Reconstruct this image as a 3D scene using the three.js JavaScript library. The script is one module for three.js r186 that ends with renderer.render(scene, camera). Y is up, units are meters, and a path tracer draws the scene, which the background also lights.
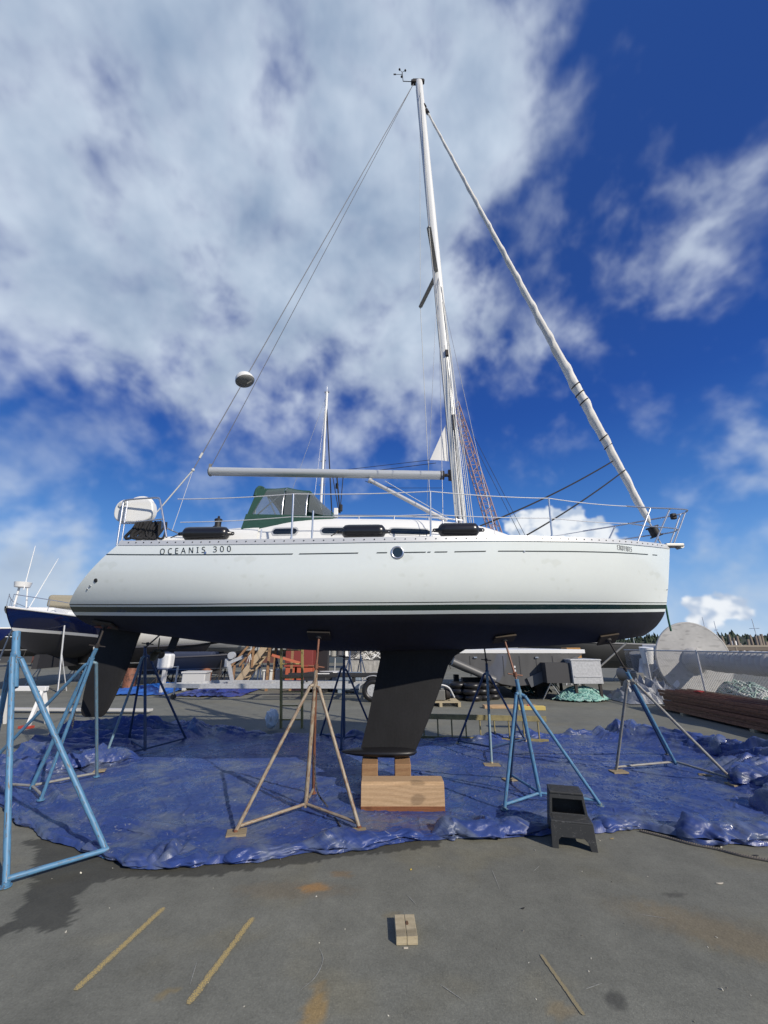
import * as THREE from 'three';
import { mergeGeometries, toCreasedNormals } from 'three/addons/utils/BufferGeometryUtils.js';
import { RoundedBoxGeometry } from 'three/addons/geometries/RoundedBoxGeometry.js';
import { TextGeometry } from 'three/addons/geometries/TextGeometry.js';
import { FontLoader } from 'three/addons/loaders/FontLoader.js';
import { createNoise2D, createNoise3D } from 'simplex-noise';

// ---------------------------------------------------------------- camera
const scene = new THREE.Scene();
const FOCAL = 400, EYE = 1.9, PITCH = Math.atan(133 / 400);
const camera = new THREE.PerspectiveCamera(2 * Math.atan(512 / FOCAL) * 180 / Math.PI, 768 / 1024, 0.05, 3000);
camera.position.set(0, EYE, 0);
camera.lookAt(0, EYE + Math.sin(PITCH), -Math.cos(PITCH));
const renderer = new THREE.WebGLRenderer({ antialias: true });
renderer.setSize(768, 1024);
renderer.toneMapping = THREE.LinearToneMapping;
renderer.toneMappingExposure = 1.0;
renderer.shadowMap.enabled = true;
// ---------------------------------------------------------------- sun
const sun = new THREE.DirectionalLight(0xfff6e8, 4.5);
const SUN = new THREE.Vector3(1.15, 1.0, 1.0).normalize();
sun.position.copy(SUN).multiplyScalar(60); sun.target.position.set(0, 0, -8);
sun.castShadow = true; sun.shadow.mapSize.set(4096, 4096); sun.shadow.radius = 1;
Object.assign(sun.shadow.camera, { left: -40, right: 40, top: 40, bottom: -40, near: 1, far: 160 });
scene.add(sun, sun.target);

// ---------------------------------------------------------------- small tools
function rng(seed) { let a = seed >>> 0; return () => { a = (a + 0x6D2B79F5) | 0; let t = Math.imul(a ^ (a >>> 15), 1 | a); t = (t + Math.imul(t ^ (t >>> 7), 61 | t)) ^ t; return ((t ^ (t >>> 14)) >>> 0) / 4294967296; }; }
const n2 = createNoise2D(rng(11)), n2b = createNoise2D(rng(23)), n3 = createNoise3D(rng(37));
const fbm = (x, y, o = 5, f = n2) => { let s = 0, a = 0.5, n = 0; for (let i = 0; i < o; i++) { s += a * f(x, y); n += a; x = x * 2.03 + 7.1; y = y * 2.03 - 3.7; a *= 0.5; } return s / n; };
const clamp = (x, a = 0, b = 1) => Math.min(b, Math.max(a, x));
const sst = (a, b, x) => { const t = clamp((x - a) / (b - a)); return t * t * (3 - 2 * t); };
const lerp = (a, b, t) => a + (b - a) * t;
const V = (x, y, z) => new THREE.Vector3(x, y, z);
// table(x): smooth interpolation through [x, y] pairs
function table(pts) {
  return (x) => {
    const n = pts.length; if (x <= pts[0][0]) return pts[0][1]; if (x >= pts[n - 1][0]) return pts[n - 1][1];
    let i = 0; while (x > pts[i + 1][0]) i++;
    const [x0, y0] = pts[i], [x1, y1] = pts[i + 1], h = x1 - x0, t = (x - x0) / h;
    const d = (y1 - y0) / h, dl = i > 0 ? (y0 - pts[i - 1][1]) / (x0 - pts[i - 1][0]) : d, dr = i < n - 2 ? (pts[i + 2][1] - y1) / (pts[i + 2][0] - x1) : d;
    const m0 = dl * d > 0 ? 2 * dl * d / (dl + d) : (i > 0 ? 0 : d), m1 = dr * d > 0 ? 2 * dr * d / (dr + d) : (i < n - 2 ? 0 : d);
    const t2 = t * t, t3 = t2 * t;
    return y0 * (2 * t3 - 3 * t2 + 1) + m0 * h * (t3 - 2 * t2 + t) + y1 * (3 * t2 - 2 * t3) + m1 * h * (t3 - t2);
  };
}
// directions and places read off the photograph: a sight line, its point at depth d, its point on the ground
const CP = Math.cos(PITCH), SP = Math.sin(PITCH);
function ray(px, py) { const cx = (px - 384) / FOCAL, cy = (512 - py) / FOCAL; return { x: cx, y: cy * CP + SP, f: CP - cy * SP }; }
function at(px, py, d) { const r = ray(px, py), k = d / r.f; return V(r.x * k, EYE + r.y * k, -d); }
function gnd(px, py, y = 0) { const r = ray(px, py), k = (EYE - y) / -r.y; return V(r.x * k, y, -r.f * k); }

// ---------------------------------------------------------------- sky: deep blue with a big broken cloud sheet
{
  const W = 2048, H = 1024, data = new Float32Array(W * H * 4);
  const dirOf = (px, py) => { const r = ray(px, py); return V(r.x, r.y, -r.f).normalize(); };
  const blobs = [ [650, 65, 70, -0.45], [590, 110, 45, -0.2], [565, 190, 55, -0.35], [690, 60, 80, -0.5], [620, 365, 50, -0.2], [520, 300, 40, -0.15], [620, 130, 80, 0.15], [720, 170, 80, 0.15], [740, 290, 60, 0.2], [20, 575, 60, 0.5], [420, 300, 70, 0.3], [180, 420, 80, 0.25], [480, 130, 70, 0.25], [250, 480, 100, -0.15], [560, 330, 60, 0.15],
    [60, 60, 270, 0.8], [330, 40, 190, 0.75], [240, 230, 170, 0.65], [480, 40, 110, 0.45], [120, 320, 120, 0.45], [330, 320, 100, 0.55], [430, 150, 80, 0.3], [230, 400, 90, 0.3],
    [660, 30, 130, -0.6], [550, 250, 70, -0.42], [620, 430, 130, -0.8], [60, 465, 120, -0.5], [300, 470, 120, -0.35], [500, 440, 90, -0.55], [180, 500, 110, -0.4],
    [720, 215, 90, 0.55], [670, 310, 60, 0.36], [470, 350, 80, 0.36], [600, 140, 50, 0.25], [560, 385, 60, 0.32], [430, 260, 70, 0.25], [620, 200, 60, 0.2],
    [30, 555, 85, 0.95], [750, 445, 42, 0.6], [700, 510, 60, 0.35], [660, 590, 110, 0.4], [740, 590, 80, 0.4],
  ].map(([x, y, r, w]) => { const d = dirOf(x, y), e = dirOf(x + r * 0.7, y + r * 0.7); return { d, s: 1 / Math.pow(d.angleTo(e), 2), w }; });
  const cum = [[548, 528, 26], [575, 530, 24], [520, 524, 18], [600, 540, 20], [630, 560, 22], [700, 612, 26], [735, 605, 24]].map(([x, y, r]) => { const d = dirOf(x, y), e = dirOf(x + r, y); return { d, s: 1 / Math.pow(d.angleTo(e), 2) }; });
  const R = table([[0, 0.44], [0.06, 0.34], [0.17, 0.16], [0.34, 0.05], [0.52, 0.021], [0.8, 0.02], [1, 0.022]]);
  const G = table([[0, 0.60], [0.06, 0.52], [0.17, 0.36], [0.34, 0.17], [0.52, 0.084], [0.8, 0.068], [1, 0.076]]);
  const B = table([[0, 0.80], [0.06, 0.78], [0.17, 0.72], [0.34, 0.51], [0.52, 0.36], [0.8, 0.28], [1, 0.29]]);
  const d = V(0, 0, 0);
  for (let j = 0; j < H; j++) {
    const el = ((j + 0.5) / H - 0.5) * Math.PI, sy = Math.sin(el), cy = Math.cos(el), up = Math.max(0, sy);
    const r0 = R(up), g0 = G(up), b0 = B(up);
    for (let i = 0; i < W; i++) {
      const th = ((i + 0.5) / W - 0.5) * 2 * Math.PI; d.set(Math.cos(th) * cy, sy, Math.sin(th) * cy);
      let r = r0, g = g0, b = b0;
      if (sy > -0.01) {
        const qx = d.x, qy = d.z;
        const F3 = (s, o, off) => { let v = 0, a = 0.5, n = 0, x = (d.x + wq * 0.022) * s + off, y = (d.y * 1.15 + wr * 0.02) * s, z = (d.z + wr * 0.022) * s - off; for (let q = 0; q < o; q++) { v += a * n3(x, y, z); n += a; x = x * 2.03 + 1.7; y = y * 2.03 + 5.1; z = z * 2.03 - 2.3; a *= 0.52; } return v / n; }; let wq = 0, wr = 0; wq = F3(2.1, 3, 4); wr = F3(2.3, 3, 17); const wx = wq, wy = wr;
        const f = F3(2.6, 6, 0), f2 = F3(8, 6, 31);
        let m = -0.1, mv = 0; for (const o of blobs) { const a = d.angleTo(o.d); const e = a * a * o.s; if (e < 6) m += o.w * Math.exp(-e); if (e < 12) mv += (o.w > 0 ? o.w : o.w * 0.7) * Math.exp(-e * 0.4); }
        const f4 = F3(22, 4, 9), c = Math.min(m, 0.95) * 0.82 + f * 0.56 + f2 * 0.36 + f4 * 0.10;
        let al = Math.pow(sst(-0.26, 0.80, c), 1.4); const veil = 0.34 * sst(-0.05, 0.85, clamp(mv, -1, 0.75) * 0.5 + f * 0.75 + f2 * 0.55); al = 1 - (1 - al) * (1 - veil);
        // thick parts are greyer, thin edges whiter
        const thick = sst(0.15, 1.1, c), shade = 0.5 + 0.75 * F3(4.2, 5, 60);
        d.addScaledVector(SUN, 0.045); const fb = F3(8, 4, 31), fc = F3(2.6, 4, 0); d.addScaledVector(SUN, -0.045); const rim = clamp((f2 - fb) * 0.55 + (f - fc) * 0.9, -0.6, 0.6) * 0.14; let cr = rim + lerp(0.60, 0.395, thick) + 0.26 * (shade - 0.5), cg = rim + lerp(0.68, 0.495, thick) + 0.26 * (shade - 0.5), cb = rim * 0.9 + lerp(0.80, 0.64, thick) + 0.24 * (shade - 0.5);
        const low = 1 - sst(0.05, 0.3, up); cr = lerp(cr, 0.52 + 0.2 * (shade - 0.5), low * 0.7); cg = lerp(cg, 0.62 + 0.2 * (shade - 0.5), low * 0.7); cb = lerp(cb, 0.74 + 0.16 * (shade - 0.5), low * 0.7);
        al *= 0.94; r = lerp(r, cr, al); g = lerp(g, cg, al); b = lerp(b, cb, al);
        let u = 0; for (const o of cum) { const a = d.angleTo(o.d), e = a * a * o.s; if (e < 5) u += Math.exp(-e); }
        if (u > 0.05) {
          const s = u - 0.55 + 0.5 * fbm(th * 16, el * 22, 6), ca = sst(0, 0.14, s), lit = sst(-0.2, 0.5, fbm(th * 20 + 3, el * 24, 5) + s * 0.6);
          r = lerp(r, lerp(0.46, 0.86, lit), ca); g = lerp(g, lerp(0.56, 0.90, lit), ca); b = lerp(b, lerp(0.72, 0.95, lit), ca);
        }
      }
      const p = (j * W + i) * 4; data[p] = r; data[p + 1] = g; data[p + 2] = b; data[p + 3] = 1;
    }
  }
  const sky = new THREE.DataTexture(data, W, H, THREE.RGBAFormat, THREE.FloatType);
  sky.mapping = THREE.EquirectangularReflectionMapping; sky.magFilter = sky.minFilter = THREE.LinearFilter; sky.wrapS = THREE.RepeatWrapping; sky.colorSpace = THREE.LinearSRGBColorSpace; sky.needsUpdate = true;
  scene.background = sky; scene.environment = sky;
}

// ---------------------------------------------------------------- textures and materials
const toS = (x) => Math.round(255 * clamp(x <= 0.0031308 ? 12.92 * x : 1.055 * Math.pow(x, 1 / 2.4) - 0.055));
function colourTex(w, h, fn) {           // fn(u, v) -> linear [r, g, b]
  const a = new Uint8Array(w * h * 4);
  for (let j = 0; j < h; j++) for (let i = 0; i < w; i++) { const c = fn((i + 0.5) / w, (j + 0.5) / h), p = (j * w + i) * 4; a[p] = toS(c[0]); a[p + 1] = toS(c[1]); a[p + 2] = toS(c[2]); a[p + 3] = 255; }
  const t = new THREE.DataTexture(a, w, h); t.colorSpace = THREE.SRGBColorSpace; t.magFilter = THREE.LinearFilter; t.minFilter = THREE.LinearMipmapLinearFilter; t.generateMipmaps = true; t.wrapS = t.wrapT = THREE.RepeatWrapping; t.needsUpdate = true; return t;
}
function greyTex(w, h, fn) {             // fn(u, v) -> 0..1, not colour
  const a = new Uint8Array(w * h * 4);
  for (let j = 0; j < h; j++) for (let i = 0; i < w; i++) { const c = Math.round(255 * clamp(fn((i + 0.5) / w, (j + 0.5) / h))), p = (j * w + i) * 4; a[p] = a[p + 1] = a[p + 2] = c; a[p + 3] = 255; }
  const t = new THREE.DataTexture(a, w, h); t.magFilter = THREE.LinearFilter; t.minFilter = THREE.LinearMipmapLinearFilter; t.generateMipmaps = true; t.wrapS = t.wrapT = THREE.RepeatWrapping; t.needsUpdate = true; return t;
}
// periodic noise over the unit square
const hashI = (i, j, k) => { let h = (Math.imul(i, 374761393) + Math.imul(j, 668265263) + Math.imul(k | 0, 974634777)) | 0; h = Math.imul(h ^ (h >>> 13), 1274126177); h = Math.imul(h ^ (h >>> 15), 2246822519); return ((h ^ (h >>> 16)) >>> 0) / 4294967296; };
const GX = [], GY = []; for (let i = 0; i < 64; i++) { GX.push(Math.cos(i / 64 * 2 * Math.PI)); GY.push(Math.sin(i / 64 * 2 * Math.PI)); }
const per = (u, v, k, seed = 0) => { const K = Math.max(1, Math.round(k)), x = u * K, y = v * K, i = Math.floor(x), j = Math.floor(y), fx = x - i, fy = y - j, w = (q) => ((q % K) + K) % K, i0 = w(i), i1 = w(i + 1), j0 = w(j), j1 = w(j + 1), s = seed * 7 + 1; const d = (a, b, p, q) => { const h = Math.floor(hashI(a, b, s) * 64); return GX[h] * p + GY[h] * q; }; const ex = fx * fx * fx * (fx * (fx * 6 - 15) + 10), ey = fy * fy * fy * (fy * (fy * 6 - 15) + 10); return 1.95 * lerp(lerp(d(i0, j0, fx, fy), d(i1, j0, fx - 1, fy), ex), lerp(d(i0, j1, fx, fy - 1), d(i1, j1, fx - 1, fy - 1), ex), ey); };
function std(rgb, rough = 0.6, metal = 0, extra = {}) { const m = new THREE.MeshStandardMaterial({ roughness: rough, metalness: metal, side: THREE.DoubleSide, ...extra }); m.color.setRGB(...rgb); return m; }
function phys(rgb, rough, extra = {}) { const m = new THREE.MeshPhysicalMaterial({ roughness: rough, metalness: 0, side: THREE.DoubleSide, ...extra }); m.color.setRGB(...rgb); return m; }
const M = {};
// worn paint over steel, with rust chips
const wornPaint = (rgb, rust, seed, amount = 0.5) => { const t = colourTex(128, 512, (u, v) => {
  const a = per(u, v * 1, 9, seed) * 0.5 + per(u, v, 26, seed + 4) * 0.5 + per(u, v, 60, seed + 9) * 0.25, c = sst(amount, amount + 0.12, a), g = 1 + 0.16 * per(u, v, 14, seed + 20) + 0.08 * per(u, v, 70, seed + 33);
  return [0, 1, 2].map((i) => lerp(rgb[i] * g, rust[i] * (0.8 + 0.3 * g), c)); });
  return std([1, 1, 1], 0.5, 0, { map: t }); };
const RUST = [0.13, 0.06, 0.03];
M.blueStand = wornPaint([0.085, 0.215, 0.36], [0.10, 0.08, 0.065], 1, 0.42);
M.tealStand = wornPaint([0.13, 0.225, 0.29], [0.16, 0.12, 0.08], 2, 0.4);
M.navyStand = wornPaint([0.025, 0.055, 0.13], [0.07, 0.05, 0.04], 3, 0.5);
M.tanStand = wornPaint([0.30, 0.25, 0.18], [0.17, 0.09, 0.05], 4, 0.15);
M.greyStand = wornPaint([0.26, 0.26, 0.24], [0.13, 0.08, 0.05], 5, 0.35);
M.rust = wornPaint([0.22, 0.09, 0.05], [0.10, 0.045, 0.028], 6, 0.1);
M.darkIron = std([0.035, 0.03, 0.028], 0.7, 0.2);
M.galv = std([0.56, 0.57, 0.58], 0.5, 0.3, { map: colourTex(256, 256, (u, v) => { const g = 0.86 + 0.1 * per(u, v, 14) + 0.08 * per(u, v, 40, 3); return [g, g, g]; }) });
M.steel = std([0.62, 0.63, 0.65], 0.28, 0.9);
M.alu = std([0.60, 0.61, 0.62], 0.42, 0.7);
M.wire = std([0.42, 0.43, 0.45], 0.4, 0.6);
M.black = std([0.012, 0.012, 0.013], 0.6);
M.rubber = std([0.014, 0.014, 0.016], 0.38);
M.whiteRope = std([0.55, 0.55, 0.52], 0.9);
M.darkRope = std([0.02, 0.02, 0.022], 0.9);
M.chain = std([0.10, 0.095, 0.09], 0.55, 0.6);
const woodTex = (a, b, seed) => colourTex(512, 512, (u, v) => {
  const warp = per(u, v, 2, seed) * 0.25, ring = clamp(0.5 + 0.35 * Math.sin((v * 46 + warp * 9 + per(u, v, 5, seed + 2) * 0.5) * 2) + 0.4 * n3(u * 6, v * 120, seed)), fine = n3(u * 14, v * 260, seed + 5) + 0.5 * per(u, v, 60, seed + 6), dark = sst(0.45, 0.75, per(u, v, 4, seed + 8));
  return [0, 1, 2].map((i) => lerp(a[i], b[i], ring * 0.6 + 0.2) * (1 + 0.13 * fine) * (1 - 0.35 * dark)); });
M.timber = std([1, 1, 1], 0.85, 0, { map: woodTex([0.52, 0.355, 0.205], [0.36, 0.23, 0.12], 1) });
M.timberBrown = std([1, 1, 1], 0.85, 0, { map: woodTex([0.36, 0.22, 0.11], [0.20, 0.10, 0.045], 14) });
M.timberGrey = std([1, 1, 1], 0.9, 0, { map: woodTex([0.47, 0.40, 0.265], [0.35, 0.29, 0.18], 22) });
M.plywood = std([1, 1, 1], 0.9, 0, { map: woodTex([0.30, 0.24, 0.15], [0.23, 0.18, 0.11], 31) });

// ---------------------------------------------------------------- geometry helpers
const clean = (g) => { let r = g.index ? g.toNonIndexed() : g; for (const k of Object.keys(r.attributes)) if (!['position', 'normal', 'uv'].includes(k)) r.deleteAttribute(k); if (!r.attributes.uv) r.setAttribute('uv', new THREE.BufferAttribute(new Float32Array(r.attributes.position.count * 2), 2)); r.morphAttributes = {}; return r; };
const merge = (gs) => gs.length === 1 ? gs[0] : mergeGeometries(gs.map(clean));
const used = {};
function numbered(n) { used[n] = (used[n] ?? -1) + 1; return used[n] ? n + '_' + String(used[n]).padStart(3, '0') : n; }
function put(name, geo, mat, parent) {
  const m = new THREE.Mesh(Array.isArray(geo) ? merge(geo) : geo, mat); m.castShadow = m.receiveShadow = true;
  m.name = parent ? name : numbered(name); (parent ?? scene).add(m); return m;
}
function tag(o, label, category, group, kind) { o.userData = { label, category }; if (group) o.userData.group = group; if (kind) o.userData.kind = kind; return o; }
function thing(name, label, category, pos = [0, 0, 0], turn = 0, group) { const o = new THREE.Group(); o.name = numbered(name); o.position.set(...pos); o.rotation.y = turn; scene.add(o); return tag(o, label, category, group); }
function struct(name, geo, mat, label) { const o = put(name, geo, mat); o.userData = { kind: 'structure', label, category: 'ground' }; return o; }
const Y1 = V(0, 1, 0);
function bar(a, b, r0, r1 = r0, seg = 10, caps = true) {       // a round bar from a to b, uv in metres-ish
  const d = b.clone().sub(a), L = d.length(), g = new THREE.CylinderGeometry(r1, r0, L, seg, 1, !caps);
  const uv = g.attributes.uv; for (let i = 0; i < uv.count; i++) uv.setY(i, uv.getY(i) * L * 0.7 + (a.x * 0.37 + a.z * 0.61));
  g.applyQuaternion(new THREE.Quaternion().setFromUnitVectors(Y1, d.normalize())); g.translate((a.x + b.x) / 2, (a.y + b.y) / 2, (a.z + b.z) / 2); return g;
}
function box(w, h, d, x = 0, y = 0, z = 0, r = 0) {
  const g = r ? new RoundedBoxGeometry(w, h, d, 2, r) : new THREE.BoxGeometry(w, h, d);
  const p = g.attributes.position, n = g.attributes.normal, uv = g.attributes.uv;
  for (let i = 0; i < p.count; i++) { const ax = Math.abs(n.getX(i)), ay = Math.abs(n.getY(i)), az = Math.abs(n.getZ(i)); if (ax >= ay && ax >= az) uv.setXY(i, p.getZ(i) + x, p.getY(i) + y); else if (ay >= az) uv.setXY(i, p.getX(i) + z, p.getZ(i) + y); else uv.setXY(i, p.getX(i) + y, p.getY(i) + z); }
  g.translate(x, y, z); return g;
}
function beamBox(a, b, w, h) {                                    // a rectangular bar from a to b
  const d = b.clone().sub(a), L = d.length(), g = box(L, h, w), m = new THREE.Matrix4(), X = d.normalize(), Z = X.clone().cross(Y1).normalize(); if (Z.lengthSq() < 0.5) Z.set(0, 0, 1); const Y = Z.clone().cross(X);
  m.makeBasis(X, Y, Z); g.applyMatrix4(m); g.translate((a.x + b.x) / 2, (a.y + b.y) / 2, (a.z + b.z) / 2); return g;
}
function tube(pts, r, seg = 24, rs = 7, closed = false, tension = 0.5) { return new THREE.TubeGeometry(new THREE.CatmullRomCurve3(pts, closed, 'catmullrom', tension), seg, r, rs, closed); }
function polyTube(pts, r, rs = 6) { const c = new THREE.CurvePath(); for (let i = 0; i + 1 < pts.length; i++) c.add(new THREE.LineCurve3(pts[i], pts[i + 1])); const gs = []; for (let i = 0; i + 1 < pts.length; i++) gs.push(bar(pts[i], pts[i + 1], r, r, rs)); for (let i = 1; i + 1 < pts.length; i++) { const s = new THREE.SphereGeometry(r, rs, 4); s.translate(pts[i].x, pts[i].y, pts[i].z); gs.push(s); } return merge(gs); }
function sag(a, b, s, r, n = 16, rs = 5) { const p = []; for (let i = 0; i <= n; i++) { const t = i / n, v = a.clone().lerp(b, t); v.y -= s * 4 * t * (1 - t); p.push(v); } return tube(p, r, n, rs); }
// grid surface from fn(i, j) -> Vector3
function sheet(nu, nv, fn, uvfn) {
  const pos = [], uv = [], idx = [];
  for (let j = 0; j <= nv; j++) for (let i = 0; i <= nu; i++) { const p = fn(i / nu, j / nv); pos.push(p.x, p.y, p.z); const q = uvfn ? uvfn(i / nu, j / nv, p) : [i / nu, j / nv]; uv.push(q[0], q[1]); }
  for (let j = 0; j < nv; j++) for (let i = 0; i < nu; i++) { const a = j * (nu + 1) + i, b = a + 1, c = a + nu + 1, d = c + 1; idx.push(a, b, d, a, d, c); }
  const g = new THREE.BufferGeometry(); g.setAttribute('position', new THREE.Float32BufferAttribute(pos, 3)); g.setAttribute('uv', new THREE.Float32BufferAttribute(uv, 2)); g.setIndex(idx); g.computeVertexNormals(); return g;
}
function extrude(pts, depth, bevel = 0) { const s = new THREE.Shape(pts.map(([x, y]) => new THREE.Vector2(x, y))); return new THREE.ExtrudeGeometry(s, { depth, bevelEnabled: bevel > 0, bevelSize: bevel, bevelThickness: bevel, bevelSegments: 2, curveSegments: 12 }); }
// flip(g): the same geometry mirrored in z
const flip = (g) => { const c = clean(g.clone()); c.scale(1, 1, -1); const p = c.attributes; for (const k of ['position', 'normal', 'uv']) { const a = p[k], s = a.itemSize, arr = a.array; for (let t = 0; t < a.count; t += 3) for (let q = 0; q < s; q++) { const i1 = (t + 1) * s + q, i2 = (t + 2) * s + q, x = arr[i1]; arr[i1] = arr[i2]; arr[i2] = x; } } return c; };

// ================================================================ THE SETTING
// ---------------------------------------------------------------- asphalt yard
const stains = [];          // [x, z, rx, rz, turn, rgb, strength]
{
  const rustA = gnd(313, 888), rustB = gnd(342, 874), rustC = gnd(316, 1010), smear = gnd(735, 940), smear2 = gnd(700, 925), dots = [gnd(163, 995), gnd(178, 990)];
  stains.push([rustA.x, rustA.z, 0.12, 0.055, 0, [0.62, 0.34, 0.11], 1], [rustB.x, rustB.z, 0.10, 0.05, 0.2, [0.36, 0.22, 0.09], 0.5], [rustC.x, rustC.z, 0.06, 0.16, 0, [0.50, 0.34, 0.13], 0.8]);
  stains.push([smear.x, smear.z, 0.55, 0.16, 0.75, [0.33, 0.26, 0.15], 0.5], [smear2.x, smear2.z, 0.6, 0.2, 0.4, [0.28, 0.24, 0.16], 0.4], [gnd(295, 890).x, gnd(295, 890).z, 0.45, 0.12, 0, [0.28, 0.22, 0.14], 0.4]);
  for (const d of dots) stains.push([d.x, d.z, 0.035, 0.03, 0, [0.42, 0.31, 0.12], 0.55]);
  stains.push([gnd(560, 1010).x, gnd(560, 1010).z, 0.08, 0.05, 0, [0.42, 0.30, 0.12], 0.4], [gnd(390, 915).x, gnd(390, 915).z, 0.06, 0.04, 0, [0.34, 0.28, 0.15], 0.4], [gnd(615, 1000).x, gnd(615, 1000).z, 0.05, 0.06, 0, [0.03, 0.03, 0.03], 0.6], [gnd(675, 895).x, gnd(675, 895).z, 0.1, 0.03, 0, [0.05, 0.045, 0.04], 0.5]);
}
// water that ran out from under the tarpaulin: a ragged dark patch and a thin band along the edge
const wetShape = [[20, 842], [36, 850], [30, 868], [33, 884], [22, 905], [10, 922], [-30, 942], [-30, 949], [30, 927], [52, 932], [70, 925], [76, 912], [74, 900], [92, 884], [120, 877], [165, 877], [215, 876], [262, 868], [300, 864], [350, 856], [400, 851], [440, 846], [445, 836], [380, 838], [300, 850], [200, 862], [110, 856], [60, 835]].map(([x, y]) => gnd(x, y));
function inWet(x, z) { let c = false; for (let i = 0, j = wetShape.length - 1; i < wetShape.length; j = i++) { const a = wetShape[i], b = wetShape[j]; if ((a.z > z) !== (b.z > z) && x < (b.x - a.x) * (z - a.z) / (b.z - a.z) + a.x) c = !c; } return c; }
{
  const tile = colourTex(1024, 1024, (u, v) => { const g = 1 + 0.12 * per(u, v, 150, 1) + 0.08 * per(u, v, 70, 3) + 0.06 * per(u, v, 22, 5) + 0.06 * per(u, v, 7, 9), pale = sst(0.8, 0.95, per(u, v, 170, 7)) * 0.3; return [0.80 * g + pale, 0.79 * g + pale, 0.77 * g + pale].map((x) => clamp(x * 0.72)); });
  const bump = greyTex(1024, 1024, (u, v) => 0.5 + 0.22 * per(u, v, 260, 12) + 0.15 * per(u, v, 90, 15));
  M.asphalt = std([1, 1, 1], 0.88, 0, { map: tile, bumpMap: bump, bumpScale: 0.0014, vertexColors: true });
  const gs = [];
  const patch = (x0, x1, z0, z1, nx, nz) => {
    const g = sheet(nx, nz, (a, b) => V(lerp(x0, x1, a), 0, lerp(z1, z0, b)), (a, b, p) => [p.x / 1.7, p.z / 1.7]);
    const P = g.attributes.position, C = new Float32Array(P.count * 3);
    for (let i = 0; i < P.count; i++) {
      const x = P.getX(i), z = P.getZ(i);
      let k = 0.262 * (1.03 + 0.20 * fbm(x * 0.35, z * 0.5, 4) + 0.12 * fbm(x * 1.7 + 9, z * 2.3, 4, n2b) + 0.05 * fbm(x * 7, z * 8, 3)), c = [k * 0.99, k * 1.005, k * 0.85];
      const br = sst(0.1, 0.7, fbm(x * 0.6 + 30, z * 0.8 + 4, 4)); c = [c[0] * (1 + 0.10 * br), c[1] * (1 + 0.05 * br), c[2] * (1 - 0.06 * br)];
      if (x > -10 && x < 10 && z > -12) {
        const jx = fbm(x * 9, z * 9, 4) * 0.055, jz = fbm(x * 9 + 50, z * 9, 4, n2b) * 0.05;
        for (const [sx, sz, rx, rz, t, rgb, w] of stains) { const dx = x - sx + jx * 0.8, dz = z - sz + jz * 0.8, ct = Math.cos(t), s_ = Math.sin(t), e = ((dx * ct + dz * s_) / rx) ** 2 + ((dz * ct - dx * s_) / rz) ** 2; if (e < 4) { const a = w * (1 - sst(0.25, 1.8, e + 0.6 * fbm(x * 30, z * 30, 3))); c = c.map((q, m) => lerp(q, rgb[m], a)); } }
        if (inWet(x + jx, z + jz)) c = c.map((q) => q * 0.40);
      }
      C.set(c, i * 3);
    }
    g.setAttribute('color', new THREE.BufferAttribute(C, 3)); gs.push(g);
  };
  patch(-6, 6, -6, 0.5, 400, 220); patch(-40, -6, -6, 0.5, 60, 20); patch(6, 40, -6, 0.5, 60, 20); patch(-40, 40, -40, -6, 160, 90);
  patch(-40, 40, 0.5, 40, 30, 20); patch(-90, -40, -40, 40, 14, 20); patch(40, 60, -40, 40, 10, 20); patch(-90, 42, -120, -40, 40, 20);
  const g = mergeGeometries(gs); struct('ground', g, M.asphalt, 'grey asphalt boatyard with rust stains and a wet patch');
}
// harbour water and far shore
struct('water', sheet(30, 20, (a, b) => V(lerp(-1500, 1500, a), -0.6, lerp(-41, -1500, b))), phys([0.03, 0.06, 0.08], 0.25), 'grey blue harbour water beyond the yard').userData.category = 'water';
struct('terrain', sheet(6, 6, (a, b) => V(lerp(-1500, 1500, a), -1.2, lerp(800, -130, b))), std([0.06, 0.055, 0.05], 0.95), 'low land around the yard');
{
  const shoreH = (x) => 9 + 2.5 * fbm(x * 0.004, 3, 4) + 5 * sst(330, 520, x);
  struct('far_shore_hill', sheet(160, 6, (a, b) => { const x = lerp(-1100, 1100, a); return V(x, -1 + (shoreH(x) + 1) * Math.sin(b * Math.PI / 2), -520 - 80 * b); }), std([0.035, 0.045, 0.03], 0.95), 'low dark hill on the far shore').userData.category = 'hill';
  const cone = new THREE.ConeGeometry(1, 1, 6, 3); { const p = cone.attributes.position; for (let i = 0; i < p.count; i++) { const y = p.getY(i); if (y > -0.45 && y < 0.45) { const k = 1 + 0.35 * Math.sin(i * 12.9); p.setX(i, p.getX(i) * k); p.setZ(i, p.getZ(i) * k); } } cone.computeVertexNormals(); cone.translate(0, 0.5, 0); }
  const N = 2600, im = new THREE.InstancedMesh(cone, std([0.028, 0.042, 0.024], 0.95), N), r = rng(5), m4 = new THREE.Matrix4(), q = new THREE.Quaternion(), c = new THREE.Color();
  for (let i = 0; i < N; i++) { const x = lerp(-1000, 1000, r()), row = r(), h = (5 + 7 * r() * r()) * (0.8 + 0.5 * fbm(x * 0.02, 8, 3)), w = 2 + 1.8 * r(); q.setFromAxisAngle(Y1, r() * 6.28); m4.compose(V(x, shoreH(x) * Math.sin(row * Math.PI / 2) - 1, -520 - 80 * row), q, V(w, h, w)); im.setMatrixAt(i, m4); const k = 0.6 + 0.8 * r(); im.setColorAt(i, c.setRGB(k, k, k)); }
  im.name = 'treeline'; im.castShadow = im.receiveShadow = true; scene.add(im); tag(im, 'dark evergreen wood on the far shore', 'woodland', null, 'stuff');
}
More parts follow.
